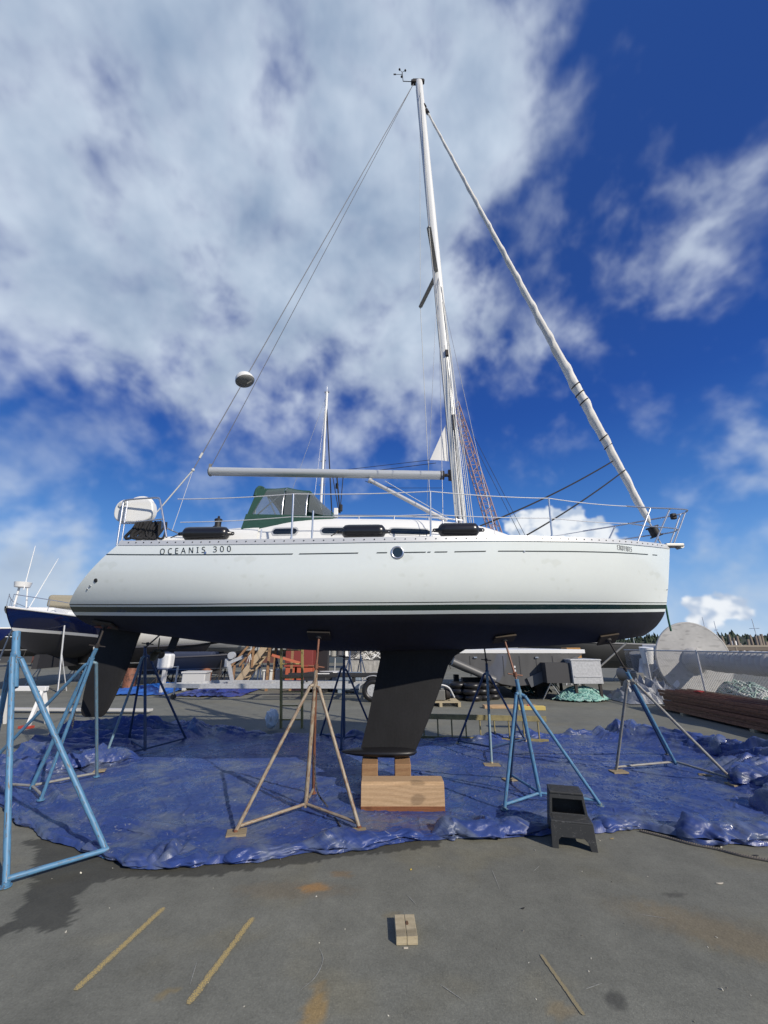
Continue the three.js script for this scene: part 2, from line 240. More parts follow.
// ---------------------------------------------------------------- worn yellow paint lines on the asphalt
{
  const lineTex = (seed, wear = 0) => colourTex(64, 512, (u, v) => { const w = wear + (1 - wear) * sst(-0.2, 0.35, n2(u * 5, v * 60 + seed) * 0.55 + n2b(u * 14, v * 190) * 0.5 + 0.35 * (Math.abs(u - 0.5) * 2 - 0.5)); return [lerp(0.56, 0.165, w), lerp(0.40, 0.160, w), lerp(0.12, 0.125, w)]; });
  const line = (a, b, w, label, seed, wear = 0.22) => { const A = gnd(...a), B = gnd(...b), d = B.clone().sub(A), n = V(-d.z, 0, d.x).normalize(); const g = sheet(10, 90, (s, t) => { const k = (1 + 0.35 * fbm(t * 9 + seed, s * 2, 3)) * w / 2, e = t < 0.04 ? t / 0.04 : t > 0.96 ? (1 - t) / 0.04 : 1; return A.clone().lerp(B, t).addScaledVector(n, (s - 0.5) * 2 * k * (0.55 + 0.45 * e)).setY(0.004); }, (s, t) => [s, t * 1.0]); const o = put('painted_line', g, std([1, 1, 1], 0.8, 0, { map: lineTex(seed, wear) })); o.userData = { kind: 'structure', label, category: 'line' }; };
  line([75, 991], [164, 908], 0.044, 'worn yellow line painted on the asphalt by the wet patch', 3);
  line([188, 1005], [253, 918], 0.044, 'worn yellow line painted on the asphalt, second from the wet patch', 8);
  line([541, 955], [584, 1016], 0.024, 'faint worn yellow line painted on the asphalt in front of the step stool', 15, 0.62);
}
// pale scuffs scratched into the asphalt
{
  const m = std([0.30, 0.30, 0.27], 0.9), scuff = (pts, label) => { const P = pts.map(([x, y]) => gnd(x, y)), c = new THREE.CatmullRomCurve3(P), g = sheet(1, 40, (s, t) => { const p = c.getPointAt(t), d = c.getTangentAt(t), w = 0.0035 * (0.3 + Math.abs(n2(t * 14, P[0].x))) * Math.sin(Math.PI * clamp(t, 0.02, 0.98)) ** 0.5; return V(p.x - d.z * (s - 0.5) * 2 * w, 0.0035, p.z + d.x * (s - 0.5) * 2 * w); }), o = put('scuff_mark', g, m); o.userData = { kind: 'structure', label, category: 'scuff' }; };
  scuff([[319, 948], [323, 960], [315, 978], [299, 992]], 'curved pale scuff on the asphalt in front of the timber'); scuff([[190, 985], [197, 962]], 'pale scuff beside the second yellow line'); scuff([[492, 870], [500, 890]], 'pale scuff right of the wood offcut'); scuff([[533, 872], [540, 866]], 'short pale scuff in front of the step stool'); scuff([[407, 895], [416, 905]], 'short pale scuff behind the wood offcut'); scuff([[585, 990], [602, 984]], 'pale scuff near the faint yellow line'); scuff([[640, 915], [668, 919]], 'faint pale scuff on the open asphalt'); scuff([[440, 985], [462, 1000]], 'faint pale scuff at the bottom edge of the picture');
}
// ---------------------------------------------------------------- grit and small litter
{
  const r = rng(77), N = 150, g = new THREE.IcosahedronGeometry(1, 0), im = new THREE.InstancedMesh(g, std([0.4, 0.38, 0.34], 0.9), N), m4 = new THREE.Matrix4(), q = new THREE.Quaternion(), c = new THREE.Color();
  for (let i = 0; i < N; i++) { const x = lerp(-4, 5, r()), z = lerp(-5, -1.4, r()), s = 0.003 + 0.004 * r() * r() * 1.3; q.setFromAxisAngle(V(r(), r(), r()).normalize(), r() * 6); m4.compose(V(x, s * 0.3, z), q, V(s * (1 + r()), s * 0.6, s)); im.setMatrixAt(i, m4); const k = r() < 0.55 ? 0.25 + 0.3 * r() : 0.9 + 0.9 * r(); im.setColorAt(i, c.setRGB(k, k, k * 0.94)); }
  im.name = 'grit'; im.castShadow = im.receiveShadow = true; scene.add(im); tag(im, 'scattered pale grit on the asphalt', 'grit', null, 'stuff');
  const leafy = (px, py, w, h, turn, rgb, name, label, cat) => { const p = gnd(px, py), s = new THREE.Shape(); s.moveTo(-w / 2, 0); s.quadraticCurveTo(0, h * 0.7, w / 2, 0.002); s.quadraticCurveTo(0, -h * 0.7, -w / 2, 0); const e = new THREE.ExtrudeGeometry(s, { depth: 0.002, bevelEnabled: true, bevelSize: 0.001, bevelThickness: 0.001, bevelSegments: 1 }); e.rotateX(-Math.PI / 2); const P = e.attributes.position; for (let i = 0; i < P.count; i++) P.setY(i, P.getY(i) + 0.5 * P.getX(i) ** 2 / w * 0.4); e.computeVertexNormals(); const o = put(name, e, std(rgb, 0.7)); o.position.set(p.x, 0.003, p.z); o.rotation.y = turn; tag(o, label, cat); };
  leafy(720, 884, 0.062, 0.022, 0.05, [0.5, 0.45, 0.36], 'pale_leaf', 'pale dry leaf lying alone on the asphalt', 'leaf');
  leafy(612, 839, 0.05, 0.022, 0.3, [0.3, 0.22, 0.1], 'brown_leaf', 'brown leaf beside the black step stool', 'leaf');
  leafy(523, 909, 0.03, 0.016, 0.3, [0.01, 0.01, 0.01], 'black_scrap', 'tiny black scrap on the asphalt', 'scrap');
  leafy(411, 870, 0.022, 0.02, 0.9, [0.6, 0.42, 0.05], 'yellow_scrap', 'tiny yellow scrap on the asphalt', 'scrap');
  leafy(756, 856, 0.05, 0.03, -0.2, [0.03, 0.03, 0.03], 'dark_scrap', 'dark scrap beside the ground rope', 'scrap');
}
// ================================================================ BLUE TARPAULIN under the boat
{
  const conv = (l) => { const a = l.map(([x, y]) => gnd(x, y)); return table(a.map((p) => [p.x, p.z]).sort((p, q) => p[0] - q[0])); };
  const near = conv([[-60, 780], [0, 803], [30, 830], [75, 851], [115, 863], [150, 871], [200, 867], [256, 862], [300, 856], [350, 849], [400, 844], [436, 841], [470, 839], [520, 838], [560, 836], [600, 833], [640, 831], [680, 839], [720, 844], [768, 847], [840, 850]]);
  const far = conv([[-40, 744], [40, 738], [130, 735], [190, 730], [250, 737], [300, 737], [430, 741], [560, 737], [600, 736], [670, 744], [700, 752], [740, 758], [768, 764], [840, 775]]);
  const X0 = -6.6, X1 = 7.4, NU = 1150, NV = 270;
  const ridged = (x, y, o, f) => { let s = 0, a = 0.55; for (let i = 0; i < o; i++) { const v = 1 - Math.abs(f(x, y)); s += a * v * v; x = x * 2.1 + 5; y = y * 2.1 - 8; a *= 0.5; } return s; };
  // crumpled sheet: heights on a jittered triangle lattice, joined by flat facets with sharp creases
  const hsh = (i, j, k) => { let h = (Math.imul(i, 374761393) + Math.imul(j, 668265263) + Math.imul(k, 974634777)) | 0; h = Math.imul(h ^ (h >>> 13), 1274126177); return ((h ^ (h >>> 16)) >>> 0) / 4294967296; };
  const facet = (x, y, k) => { const wx = x + 0.33 * n2(x * 0.7 + k, y * 0.7), wy = y + 0.33 * n2b(x * 0.7, y * 0.7 + k), i = Math.floor(wx), j = Math.floor(wy), fx = wx - i, fy = wy - j, a = hsh(i, j, k), d = hsh(i + 1, j + 1, k); if (fx > fy) { const b = hsh(i + 1, j, k); return a + (b - a) * fx + (d - b) * fy; } const c = hsh(i, j + 1, k); return a + (c - a) * fy + (d - c) * fx; };
  const g = sheet(NU, NV, (a, b) => {
    const x = lerp(X0, X1, a), zn = near(x), zf = far(x), tt = b < 0.25 ? b / 0.25 * 0.18 : b > 0.75 ? 1 - (1 - b) / 0.25 * 0.22 : 0.18 + (b - 0.25) / 0.5 * 0.60;
    const z = lerp(zn, zf, tt), en = (zn - z), ef = (z - zf), er = Math.max(0, X1 - x), el = x - X0;
    // bunched, rolled edges
    const An = 0.012 + (0.03 + 0.02 * sst(-1, 1.5, x)) * sst(-0.35, 0.7, fbm(x * 0.9 + 4, 1, 3)) + 0.12 * sst(2.6, 5, x) + 0.05 * sst(-2.6, -3.4, x), wn = 0.14 + 0.09 * fbm(x * 1.3, 9, 2) + 0.22 * sst(3, 5.2, x);
    const cn = wn * 0.8, rn = Math.exp(-(((en - cn) / wn) ** 2));
    const Af = 0.07 + 0.10 * sst(-0.3, 0.6, fbm(x * 1.1 + 20, 5, 3)) + 0.16 * sst(4.3, 5.4, x) + 0.14 * sst(-2.6, -4.2, x), wf = 0.22 + 0.3 * sst(4.4, 5.6, x) + 0.45 * sst(-3.2, -4.6, x), rf = Math.exp(-(((ef - wf) / wf) ** 2));
    const rr = sst(4.75, 5.7, x) * sst(-7.9, -7.0, z) * 0.95, rl = sst(-4.3, -5.4, x);
    const bunch = clamp(rn + rf + rr + rl);
    const ee = Math.min(en, ef), crumple = 0.75 * facet(x * 0.8 + ee * 1.2, ee * 8, 1) + 0.45 * facet(x * 2.1 - ee * 5, ee * 12, 2) + 0.16 * facet(x * 2.6 + z * 3, z * 18, 3) - 0.66, folds = ridged(x * 0.9 + z * 1.4, z * 1.1 - x * 0.3, 4, n2b) - 0.6, fine = facet(x * 9 + z * 4, z * 10 - x * 2, 4) - 0.5, broad = facet(x * 1.3 + z * 0.9, z * 1.6 - x * 0.5, 5) - 0.5;
    let y = 0.016 + An * rn * (0.85 + 0.95 * crumple) + Af * rf * (0.85 + 1.1 * crumple) + 0.36 * rr * (0.6 + 1.2 * crumple) + 0.14 * rl * (0.6 + crumple);
    const crease = (sx, sz, k, w) => Math.max(0, 1 - Math.abs(n2(x * sx + z * k, z * sz - x * k * 0.4 + sx * 9)) / w); const cr = 0.012 * crease(0.55, 1.3, 0.5, 0.05) + 0.010 * crease(1.1, 0.6, -0.7, 0.06) + 0.007 * crease(2.3, 1.6, 0.9, 0.09) + 0.006 * crease(1.4, 3.4, -0.4, 0.1); y += cr * (1 - 0.5 * bunch);
    const rough = 0.35 + 0.65 * Math.max(sst(-0.5, 2.5, x) * 0.8, sst(0.5, 0.2, ef) , sst(-3.8, -4.6, x)); y += bunch * rough * (0.05 * (facet(x * 1.7 + ee * 3.5, ee * 10, 7) - 0.5) + 0.036 * (facet(x * (2.2 + 2 * sst(2.6, 3.4, x)) - ee * 7, ee * 14 + x, 8) - 0.5) + 0.018 * (facet(x * 6 + z * 9, z * 20 - x * 3, 9) - 0.5)) + (1 - bunch) * (0.014 * Math.max(0, folds) + 0.008 * fine + 0.034 * (broad + 0.5) + 0.012 * Math.max(0, crumple) + 0.006 * (facet(x * 14 + z * 9, z * 12, 11) - 0.5));
    // a long low fold parallel to the near edge on the left
    y += 0.07 * Math.exp(-(((en - 0.62 - 0.10 * Math.sin(x * 2.1)) / 0.08) ** 2)) * sst(-1.6, -2.6, x) * (0.7 + 0.5 * crumple);
    // gathers where the edge is pulled together
    for (const gx of [-2.02, 1.06]) { const q = (x - gx) / 0.16; if (Math.abs(q) < 3) y += 0.09 * Math.exp(-q * q) * Math.exp(-(((en - 0.16) / 0.2) ** 2)) * (0.4 + Math.abs(Math.sin(q * 3.4 + en * 5))); }
    const edge = sst(-0.01, 0.035 + 0.02 * fbm(x * 3, 7, 2), Math.min(en, ef)); y = 0.007 + (Math.max(y, 0.008) - 0.007) * edge;
    const zz = z + (en < 0.5 ? 0.07 * fbm(x * 1.3, 2, 4) * (1 - en / 0.5) : 0) + (ef < 0.6 ? 0.14 * fbm(x * 1.7, 12, 3) * (1 - ef / 0.6) : 0) + bunch * 0.03 * fbm(x * 1.6, ee * 7, 2);
    return V(x + bunch * 0.02 * fbm(x * 1.5 + 9, ee * 6, 2, n2b), y, zz);
  }, (a, b, p) => [p.x / 2.2, p.z / 2.2]);
  const map = colourTex(1024, 1024, (u, v) => { const d = sst(-0.3, 0.75, per(u, v, 4, 2) * 0.55 + per(u, v, 13, 5) * 0.4 + per(u, v, 50, 6) * 0.2), sp = sst(0.74, 0.82, per(u, v, 60, 8)) * sst(0.0, 0.5, per(u, v, 5, 10)), w = 1 + 0.06 * per(u, v, 200, 1); return [lerp(0.030, 0.098, d), lerp(0.056, 0.122, d), lerp(0.20, 0.19, d)].map((q) => clamp(lerp(q * w, 0.35, sp * 0.5))); });
  const rmap = greyTex(512, 512, (u, v) => 0.34 + 0.16 * per(u, v, 6, 2) + 0.10 * per(u, v, 24, 5));
  const bmp = greyTex(1024, 1024, (u, v) => 0.5 + 0.25 * per(u, v, 40, 3) + 0.3 * (1 - Math.abs(per(u, v, 16, 4)) * 2) * 0.5 + 0.12 * (Math.sin(u * 900) * Math.sin(v * 900)));
  const m = phys([1, 1, 1], 1.0, { map, roughnessMap: rmap, bumpMap: bmp, bumpScale: 0.004, specularIntensity: 1 });
  const tarp = tag(put('blue_tarpaulin', g, m), 'large crumpled blue tarpaulin spread under the white sailboat', 'tarpaulin');
  // bunched, rolled-up folds along the edges and in the corners
  const fold = (pts, R, seed, flat = 0.8) => { const c = new THREE.CatmullRomCurve3(pts), L = c.getLength(), n = Math.ceil(L / 0.016); put("bunched_fold", sheet(n, 44, (a, b) => {
    const t = clamp(a, 0.0005, 0.9995), p = c.getPointAt(t), d = c.getTangentAt(t), s = a * L, th = b * 2 * Math.PI, e = sst(0, 0.25 / L, Math.min(a, 1 - a)), sd = V(-d.z, 0, d.x).normalize();
    const k = 0.42 + 0.38 * facet(s * 2.2 + seed, b * 7 + s * 0.9, 20 + seed) + 0.46 * facet(s * 6 + b * 4, b * 11 - s * 2, 21 + seed) + 0.24 * facet(s * 15, b * 21 + s * 5, 22 + seed), r = R * (0.7 + 0.75 * fbm(s * 1.1 + seed * 5, seed, 3)) * k * 1.25 * e;
    const q = p.clone().addScaledVector(sd, r * Math.cos(th) * 1.35); q.y = Math.max(0.009, R * 0.45 * e + p.y + r * Math.sin(th) * flat); return q; }, (a, b, p) => [p.x / 2.2 + p.y, p.z / 2.2 + p.y * 0.7]), m, tarp); };
  const along = (f, x0, x1, off, n = 14) => Array.from({ length: n + 1 }, (_, i) => { const x = lerp(x0, x1, i / n); return V(x, 0, f(x) + off + 0.04 * n2(x * 1.7, off * 9)); });
  fold(along(near, -5.4, -3.0, -0.07), 0.06, 1, 0.7); fold(along(near, -3.05, -1.5, -0.08), 0.075, 2, 0.65); fold(along(near, -1.6, 0.5, -0.07), 0.085, 3, 0.75); fold(along(near, 0.4, 2.0, -0.10), 0.10, 4, 0.8); fold(along(near, 2.2, 3.1, -0.10), 0.09, 5, 0.8); fold(along(near, 3.0, 5.3, -0.14), 0.14, 6, 0.75); fold(along(near, 5.0, 7.2, -0.2), 0.2, 7, 0.8);
  fold(along(near, -3.6, -1.9, -0.55), 0.05, 8, 0.6);
  fold(along(far, -6.2, -4.0, 0.16), 0.17, 9, 0.9); fold(along(far, -4.2, -2.4, 0.12), 0.14, 10, 0.9); fold(along(far, -2.6, 0.2, 0.1), 0.07, 11); fold(along(far, 2.2, 5.0, 0.12), 0.11, 12, 0.9); fold(along(far, 4.7, 7.2, 0.16), 0.18, 13, 0.95);
  fold([V(5.0, 0.0, -6.9), V(5.35, 0.02, -6.3), V(5.5, 0.02, -5.7), V(5.35, 0, -5.2)], 0.17, 14, 1.0); fold([V(5.9, 0, -7.2), V(6.0, 0.03, -6.4), V(6.2, 0.02, -5.5)], 0.2, 15, 1.0); fold([V(4.4, 0, -5.5), V(5.0, 0.02, -5.75), V(5.6, 0.03, -6.1), V(6.6, 0.02, -6.2)], 0.15, 16, 0.9);
  fold([V(-6.2, 0, -6.2), V(-5.3, 0.02, -6.9), V(-4.7, 0.02, -7.6)], 0.15, 17, 0.9); fold([V(-6.2, 0, -7.2), V(-5.2, 0.02, -7.5), V(-4.2, 0, -8.0)], 0.16, 18, 0.9);
}

// ================================================================ HULLS
class Hull {
  constructor(o) { Object.assign(this, o); }
  beamAt(u, y) { const s = this.sheer(u), b = this.bot(u), e = clamp((y - b) / (s - b)), p = this.p(u), q = this.q(u); return this.beam(u) * Math.pow(Math.max(0, 1 - Math.pow(1 - e, p)), q); }
  pt(u, y, side = 1, off = 0) { const x = lerp(this.Xa(y), this.Xf(y), u); const v = V(x, y, side * this.beamAt(u, y)); if (off) v.addScaledVector(this.nrm(u, y, side), off); return v; }
  nrm(u, y, side = 1) { const h = 0.004, a = this.pt(clamp(u + h, 0, 1), y, side).sub(this.pt(clamp(u - h, 0, 1), y, side)), b = this.pt(u, y + 0.01, side).sub(this.pt(u, y - 0.01, side)); const n = a.cross(b).normalize(); return n.z * side < 0 ? n.negate() : n; }
  u(x, y) { return clamp((x - this.Xa(y)) / (this.Xf(y) - this.Xa(y))); }
  at(x, y, side = 1, off = 0) { return this.pt(this.u(x, y), y, side, off); }
  // height of the bottom at (x, z)
  bottomY(x, z) { let lo = 0, hi = 1; const s = this.sheer(0.5), b = this.bot(0.5); lo = b - 0.5; hi = s; for (let i = 0; i < 40; i++) { const m = (lo + hi) / 2, u = this.u(x, m); if (m < this.bot(u) || this.beamAt(u, m) < Math.abs(z)) lo = m; else hi = m; } return (lo + hi) / 2; }
  strip(y0, y1, rows, cols = 140, pow = 1, sides = [1, -1]) { const gs = []; for (const side of sides) gs.push(sheet(cols, rows, (a, b) => { const t = Math.pow(b, pow), u = 0.5 - 0.5 * Math.cos(a * Math.PI) * 0.999999; const uu = lerp(a, u, 0.6); return this.pt(clamp(uu), lerp(y0(uu), y1(uu), t), side); }, (a, b, p) => [p.x * 0.5, p.y * 0.5])); return merge(gs); }
  transom(y0, y1, rows, cols = 16, curve = 0.06) { return sheet(cols, rows, (a, b) => { const y = lerp(y0, y1, b), v = this.pt(0, y, 1), k = a * 2 - 1; return V(v.x - curve * (1 - k * k) * Math.min(1, v.z), y, v.z * k); }, (a, b, p) => [p.z * 0.5, p.y * 0.5]); }
  deck(drop, camber, cols = 60) { return sheet(cols, 10, (a, b) => { const s = this.sheer(a) - drop, v = this.pt(a, s, 1), k = b * 2 - 1; return V(v.x, s + camber * this.beam(a) * (1 - k * k), v.z * k * 0.995); }, (a, b, p) => [p.x, p.z]); }
}
// ================================================================ THE WHITE SAILBOAT
const ZB = -6.5;
const Xmid = (u) => lerp(-4.4, 4.55, u);
const hull = new Hull({
  Xa: table([[1.9, -4.28], [2.13, -4.40], [2.28, -4.47], [2.42, -4.46], [2.55, -4.36], [2.8, -4.13], [3.05, -3.89], [3.24, -3.70]]),
  Xf: table([[1.85, 3.4], [1.95, 3.82], [2.06, 4.08], [2.2, 4.28], [2.39, 4.43], [2.7, 4.54], [3.1, 4.65], [3.45, 4.74]]),
  sheer: (u) => { const x = lerp(-3.72, 4.74, u); return 3.16 + 0.0131 * x + 0.0093 * x * x; },
  bot: table([[0, 2.16], [0.12, 2.02], [0.3, 1.87], [0.5, 1.81], [0.7, 1.83], [0.85, 1.88], [0.94, 1.94], [1, 2.03]]),
  beam: table([[0, 1.06], [0.12, 1.27], [0.28, 1.47], [0.45, 1.56], [0.6, 1.49], [0.72, 1.27], [0.83, 0.92], [0.92, 0.49], [0.97, 0.21], [1, 0.025]]),
  p: table([[0, 2.0], [0.18, 2.5], [0.4, 3.6], [0.6, 3.6], [0.8, 3.1], [1, 2.5]]), q: table([[0, 0.5], [0.5, 0.58], [0.75, 0.66], [1, 0.85]]),
});
const wl = (u) => { const x = Xmid(u); return 2.262 + 0.00947 * x + 0.00455 * x * x; };
const boat = thing('sailboat', 'white sailboat with green boot stripe propped on boat stands over the blue tarpaulin', 'sailboat', [0, 0, ZB]);
const bp = (px, py, zo = 0) => { const v = at(px, py, -ZB - zo); return V(v.x, v.y, zo); };    // a point of the boat, zo metres towards the viewer from its centreline
{
  const gel = colourTex(512, 512, (u, v) => { const g = 0.985 + 0.012 * per(u, v, 5, 1) + 0.008 * per(u, v, 30, 2), st = sst(0.55, 0.8, per(u, v, 3, 6) * 0.6 + per(u, v, 18, 7) * 0.45) * 0.05; return [0.735 * g - st, 0.78 * g - st * 1.05, 0.755 * g - st * 1.3]; });
  M.gelcoat = phys([1, 1, 1], 0.28, { map: gel, clearcoat: 0.5, clearcoatRoughness: 0.08 });
  M.deckWhite = std([0.74, 0.74, 0.71], 0.5);
  M.green = phys([0.007, 0.027, 0.021], 0.25, { clearcoat: 0.4 });
  M.stripeDark = std([0.03, 0.04, 0.04], 0.4);
  M.antifoul = std([1, 1, 1], 0.72, 0, { map: colourTex(512, 512, (u, v) => { const g = 1 + 0.4 * per(u, v, 6, 4) + 0.25 * per(u, v, 40, 9); return [0.007 * g, 0.0075 * g, 0.013 * g]; }) });
  M.keelGrey = std([1, 1, 1], 0.8, 0, { map: colourTex(512, 512, (u, v) => { const g = 1 + 0.3 * per(u, v, 4, 4) + 0.22 * per(u, v, 30, 9) + 0.2 * n3(u * 40, v * 4, 3); return [0.006 * g, 0.006 * g, 0.007 * g]; }) });
  M.glassDark = phys([0.012, 0.018, 0.02], 0.06, { clearcoat: 1 });
  const top = (u) => wl(u) + 0.155;
  const parts = [
    ['topsides', (u) => hull.sheer(u), (u) => wl(u) + 0.142, 26, M.gelcoat], ['pinstripe', (u) => wl(u) + 0.142, (u) => wl(u) + 0.13, 1, M.stripeDark], ['white_band', (u) => wl(u) + 0.13, (u) => wl(u) + 0.108, 1, M.gelcoat],
    ['boot_stripe', (u) => wl(u) + 0.108, (u) => wl(u) + 0.042, 2, M.green], ['waterline_stripe', (u) => wl(u) + 0.042, (u) => wl(u), 2, M.gelcoat],
  ];
  for (const s of [1, -1]) { for (const [n, a, b, rows, m] of parts) put(n, hull.strip(a, b, rows, 140, 1, [s]), m, boat); put('bottom', hull.strip(wl, (u) => hull.bot(u), 22, 140, 1.6, [s]), M.antifoul, boat); }
  const w0 = wl(0);
  put('transom', [hull.transom(hull.sheer(0), w0 + 0.108, 16)], M.gelcoat, boat); put('transom_stripe', hull.transom(w0 + 0.108, w0 + 0.042, 2), M.green, boat); put('transom_white_stripe', hull.transom(w0 + 0.042, w0, 2), M.gelcoat, boat); put('transom_bottom', hull.transom(w0, hull.bot(0) + 0.0005, 10), M.antifoul, boat);
  put('deck', hull.deck(0.012, 0.05), M.deckWhite, boat);
  put('stern_patch', (() => { const g = new THREE.SphereGeometry(0.11, 12, 8); g.scale(1.6, 0.22, 0.6); const y = hull.bottomY(-4.0, 0.35); g.translate(-4.08, y - 0.0, 0.4); return g; })(), std([0.16, 0.05, 0.03], 0.8), boat);
  // aluminium toe rail with slots
  const railPath = (side, dy, off) => { const p = []; for (let i = 0; i <= 90; i++) { const u = i / 90, v = hull.pt(u, hull.sheer(u) - 0.001, side); v.z -= side * off * Math.min(1, Math.abs(v.z) * 4); v.y += dy; p.push(v); } return p; };
  const railGeo = (side) => { const a = railPath(side, -0.022, -0.012), b = railPath(side, 0.048, 0.0), c = railPath(side, 0.048, 0.035), d = railPath(side, -0.002, 0.05); const rows = [a, b, c, d]; return toCreasedNormals(sheet(90, 3, (s, t) => rows[Math.round(t * 3)][Math.round(s * 90)]), 0.5); };
  for (const s of [1, -1]) put('toe_rail', railGeo(s), std([0.62, 0.63, 0.62], 0.4, 0.25), boat);
  { const gs = []; for (const s of [1, -1]) for (let i = 1; i < 64; i++) { const u = 0.005 + i * 0.0153; if (u > 0.985) break; const sh = hull.sheer(u), v = hull.pt(u, sh - 0.001, s), n = hull.nrm(u, sh - 0.05, s); v.y += 0.016; v.addScaledVector(n, 0.006); const c = new THREE.CylinderGeometry(0.008, 0.008, 0.012, 8); c.applyQuaternion(new THREE.Quaternion().setFromUnitVectors(Y1, n)); c.translate(v.x, v.y, v.z); gs.push(c); } const o = put('rail_fastener', gs, M.black, boat); o.userData.kind = 'stuff'; }
  // cove line: a thin dark stripe broken where fittings sit
  const coveY = (u) => hull.sheer(u) - 0.148 - 0.012 * Math.sin(u * 3.1);
  for (const [a, b] of [[-3.9, -1.12], [-1.04, -0.29], [-0.06, 0.07], [0.27, 0.55], [0.57, 0.61], [0.66, 0.82], [0.91, 1.31], [1.47, 4.0], [4.12, 4.25]]) for (const s of [1, -1]) put('cove_line', sheet(40, 1, (i, j) => { const u = hull.u(lerp(a, b, i), 3.05), y = coveY(u) + (j - 0.5) * 0.014; return hull.pt(u, y, s, 0.0025); }), M.stripeDark, boat);
  // round portlight in the topsides
  { const u = hull.u(0.166, 3.0), y = coveY(u) + 0.0, p = hull.pt(u, y, 1), n = hull.nrm(u, y, 1), q = new THREE.Quaternion().setFromUnitVectors(V(0, 0, 1), n), mk = (g) => { g.applyQuaternion(q); g.translate(p.x, p.y, p.z); return g; }; const ring = put('portlight_frame', mk(new THREE.TorusGeometry(0.072, 0.014, 10, 32)), M.steel, boat); const d = new THREE.CylinderGeometry(0.07, 0.07, 0.012, 32); d.rotateX(Math.PI / 2); put('glass', mk(d), M.glassDark, ring); }
  // small through-hull fittings
  const fitting = (x, y, r, m, name = 'hull_fitting') => { const p = hull.at(x, y, 1), n = hull.nrm(hull.u(x, y), y, 1), g = new THREE.CylinderGeometry(r * 0.8, r, 0.02, 14); g.applyQuaternion(new THREE.Quaternion().setFromUnitVectors(Y1, n)); g.translate(p.x, p.y, p.z); put(name, g, m, boat); };
  fitting(-3.95, 2.74, 0.032, M.black); fitting(-4.04, 2.67, 0.018, M.steel); fitting(-4.09, 2.63, 0.014, M.steel); fitting(1.83, 3.06, 0.016, M.steel); fitting(-2.335, 3.045, 0.02, M.steel); fitting(4.52, 2.74, 0.012, M.steel);
  // lettering on the quarter and the bow
  const font = await new FontLoader().loadAsync('fonts/droid/droid_sans_regular.typeface.json');
  const letters = (str, x0, x1, y, size, name, mat, lift = 0.003, slope = 0, lean = 0, sx = 1) => {
    const wid = []; let total = 0; for (const ch of str) { const w = sx * (ch === ' ' ? size * 0.42 : font.data.glyphs[ch].ha / font.data.resolution * size); wid.push(w); total += w; }
    const gap = ((x1 - x0) - total) / (str.length - 1); let x = x0; const gs = [];
    [...str].forEach((ch, i) => { if (ch !== ' ') { const g = new TextGeometry(ch, { font, size, depth: 0.002, curveSegments: 4 }); const yy = y + slope * (x - x0), u = hull.u(x + wid[i] / 2, yy), p = hull.pt(u, yy + size / 2, 1, lift), n = hull.nrm(u, yy + size / 2, 1), up = Y1.clone().add(V(lean, 0, 0)).addScaledVector(n, -n.y - lean * n.x).normalize(), rt = hull.pt(u + 0.005, yy + size / 2, 1).sub(hull.pt(u - 0.005, yy + size / 2, 1)).normalize(); g.scale(sx, 1, 1); g.translate(-wid[i] / 2, -size / 2, 0); g.applyMatrix4(new THREE.Matrix4().makeBasis(rt, up, n)); g.translate(p.x, p.y, p.z); gs.push(g); } x += wid[i] + gap; });
    put(name, gs, mat, boat);
  };
  const a0 = -3.05, a1 = -2.02; letters('OCEANIS 300', a0, a1, 3.048, 0.083, 'name_lettering', M.stripeDark, 0.003, 0.0, -0.2);
  letters('13K019815', 3.33, 3.66, 3.20, 0.072, 'registration_lettering', std([0.16, 0.16, 0.16], 0.5), 0.003, 0.02, 0.1, 0.62);
  // ------------------------------------------------ keel, rudder, propeller
  const foil = (prof, thick) => { // prof: [y, xAft, xFwd, t] rows
    return sheet(28, prof.length - 1, (a, b) => { const [y, xa, xf, t] = prof[Math.round(b * (prof.length - 1))], th = a * 2 * Math.PI, cx = 0.5 - 0.5 * Math.cos(th), z = Math.sign(Math.sin(th)) * t * 2.97 * (0.2969 * Math.sqrt(1 - cx) * 1.0 - 0.126 * (1 - cx) - 0.3516 * (1 - cx) ** 2 + 0.2843 * (1 - cx) ** 3 - 0.1036 * (1 - cx) ** 4) * 1.7; return V(lerp(xa, xf, cx), y, z); }, (a, b, p) => [p.x, p.y]); };
  const kb = bp(362, 748).y;
  const keel = put('keel', foil([[2.0, -0.12, 1.42, 0.11], [1.84, -0.08, 1.26, 0.10], [1.74, -0.05, 1.08, 0.09], [1.6, -0.08, 0.97, 0.085], [1.33, -0.14, 0.86, 0.08], [0.9, -0.23, 0.67, 0.078], [kb, -0.33, 0.47, 0.076], [kb - 0.02, -0.33, 0.46, 0.07]]), M.keelGrey, boat);
  { const L = [[-0.62, 0.004], [-0.55, 0.03], [-0.4, 0.056], [-0.1, 0.078], [0.15, 0.084], [0.32, 0.074], [0.42, 0.05], [0.465, 0.02], [0.47, 0.002]], pts = L.map(([x, r]) => new THREE.Vector2(r, x)), g = new THREE.LatheGeometry(pts, 28); g.rotateZ(-Math.PI / 2); g.scale(1, 0.82, 2.0); g.translate(0, kb - 0.045, 0); put('bulb', g, std([0.010, 0.010, 0.012], 0.42), keel); }
  put('rudder', foil([[2.25, -4.42, -3.74, 0.06], [2.0, -4.44, -3.80, 0.06], [1.6, -4.46, -3.87, 0.058], [1.2, -4.47, -3.98, 0.05], [1.0, -4.46, -4.05, 0.045], [0.93, -4.43, -4.09, 0.035], [0.9, -4.38, -4.14, 0.01]]), M.keelGrey, boat);
  put('propeller_shaft', bar(bp(150, 653), bp(232, 640), 0.018), M.darkIron, boat);
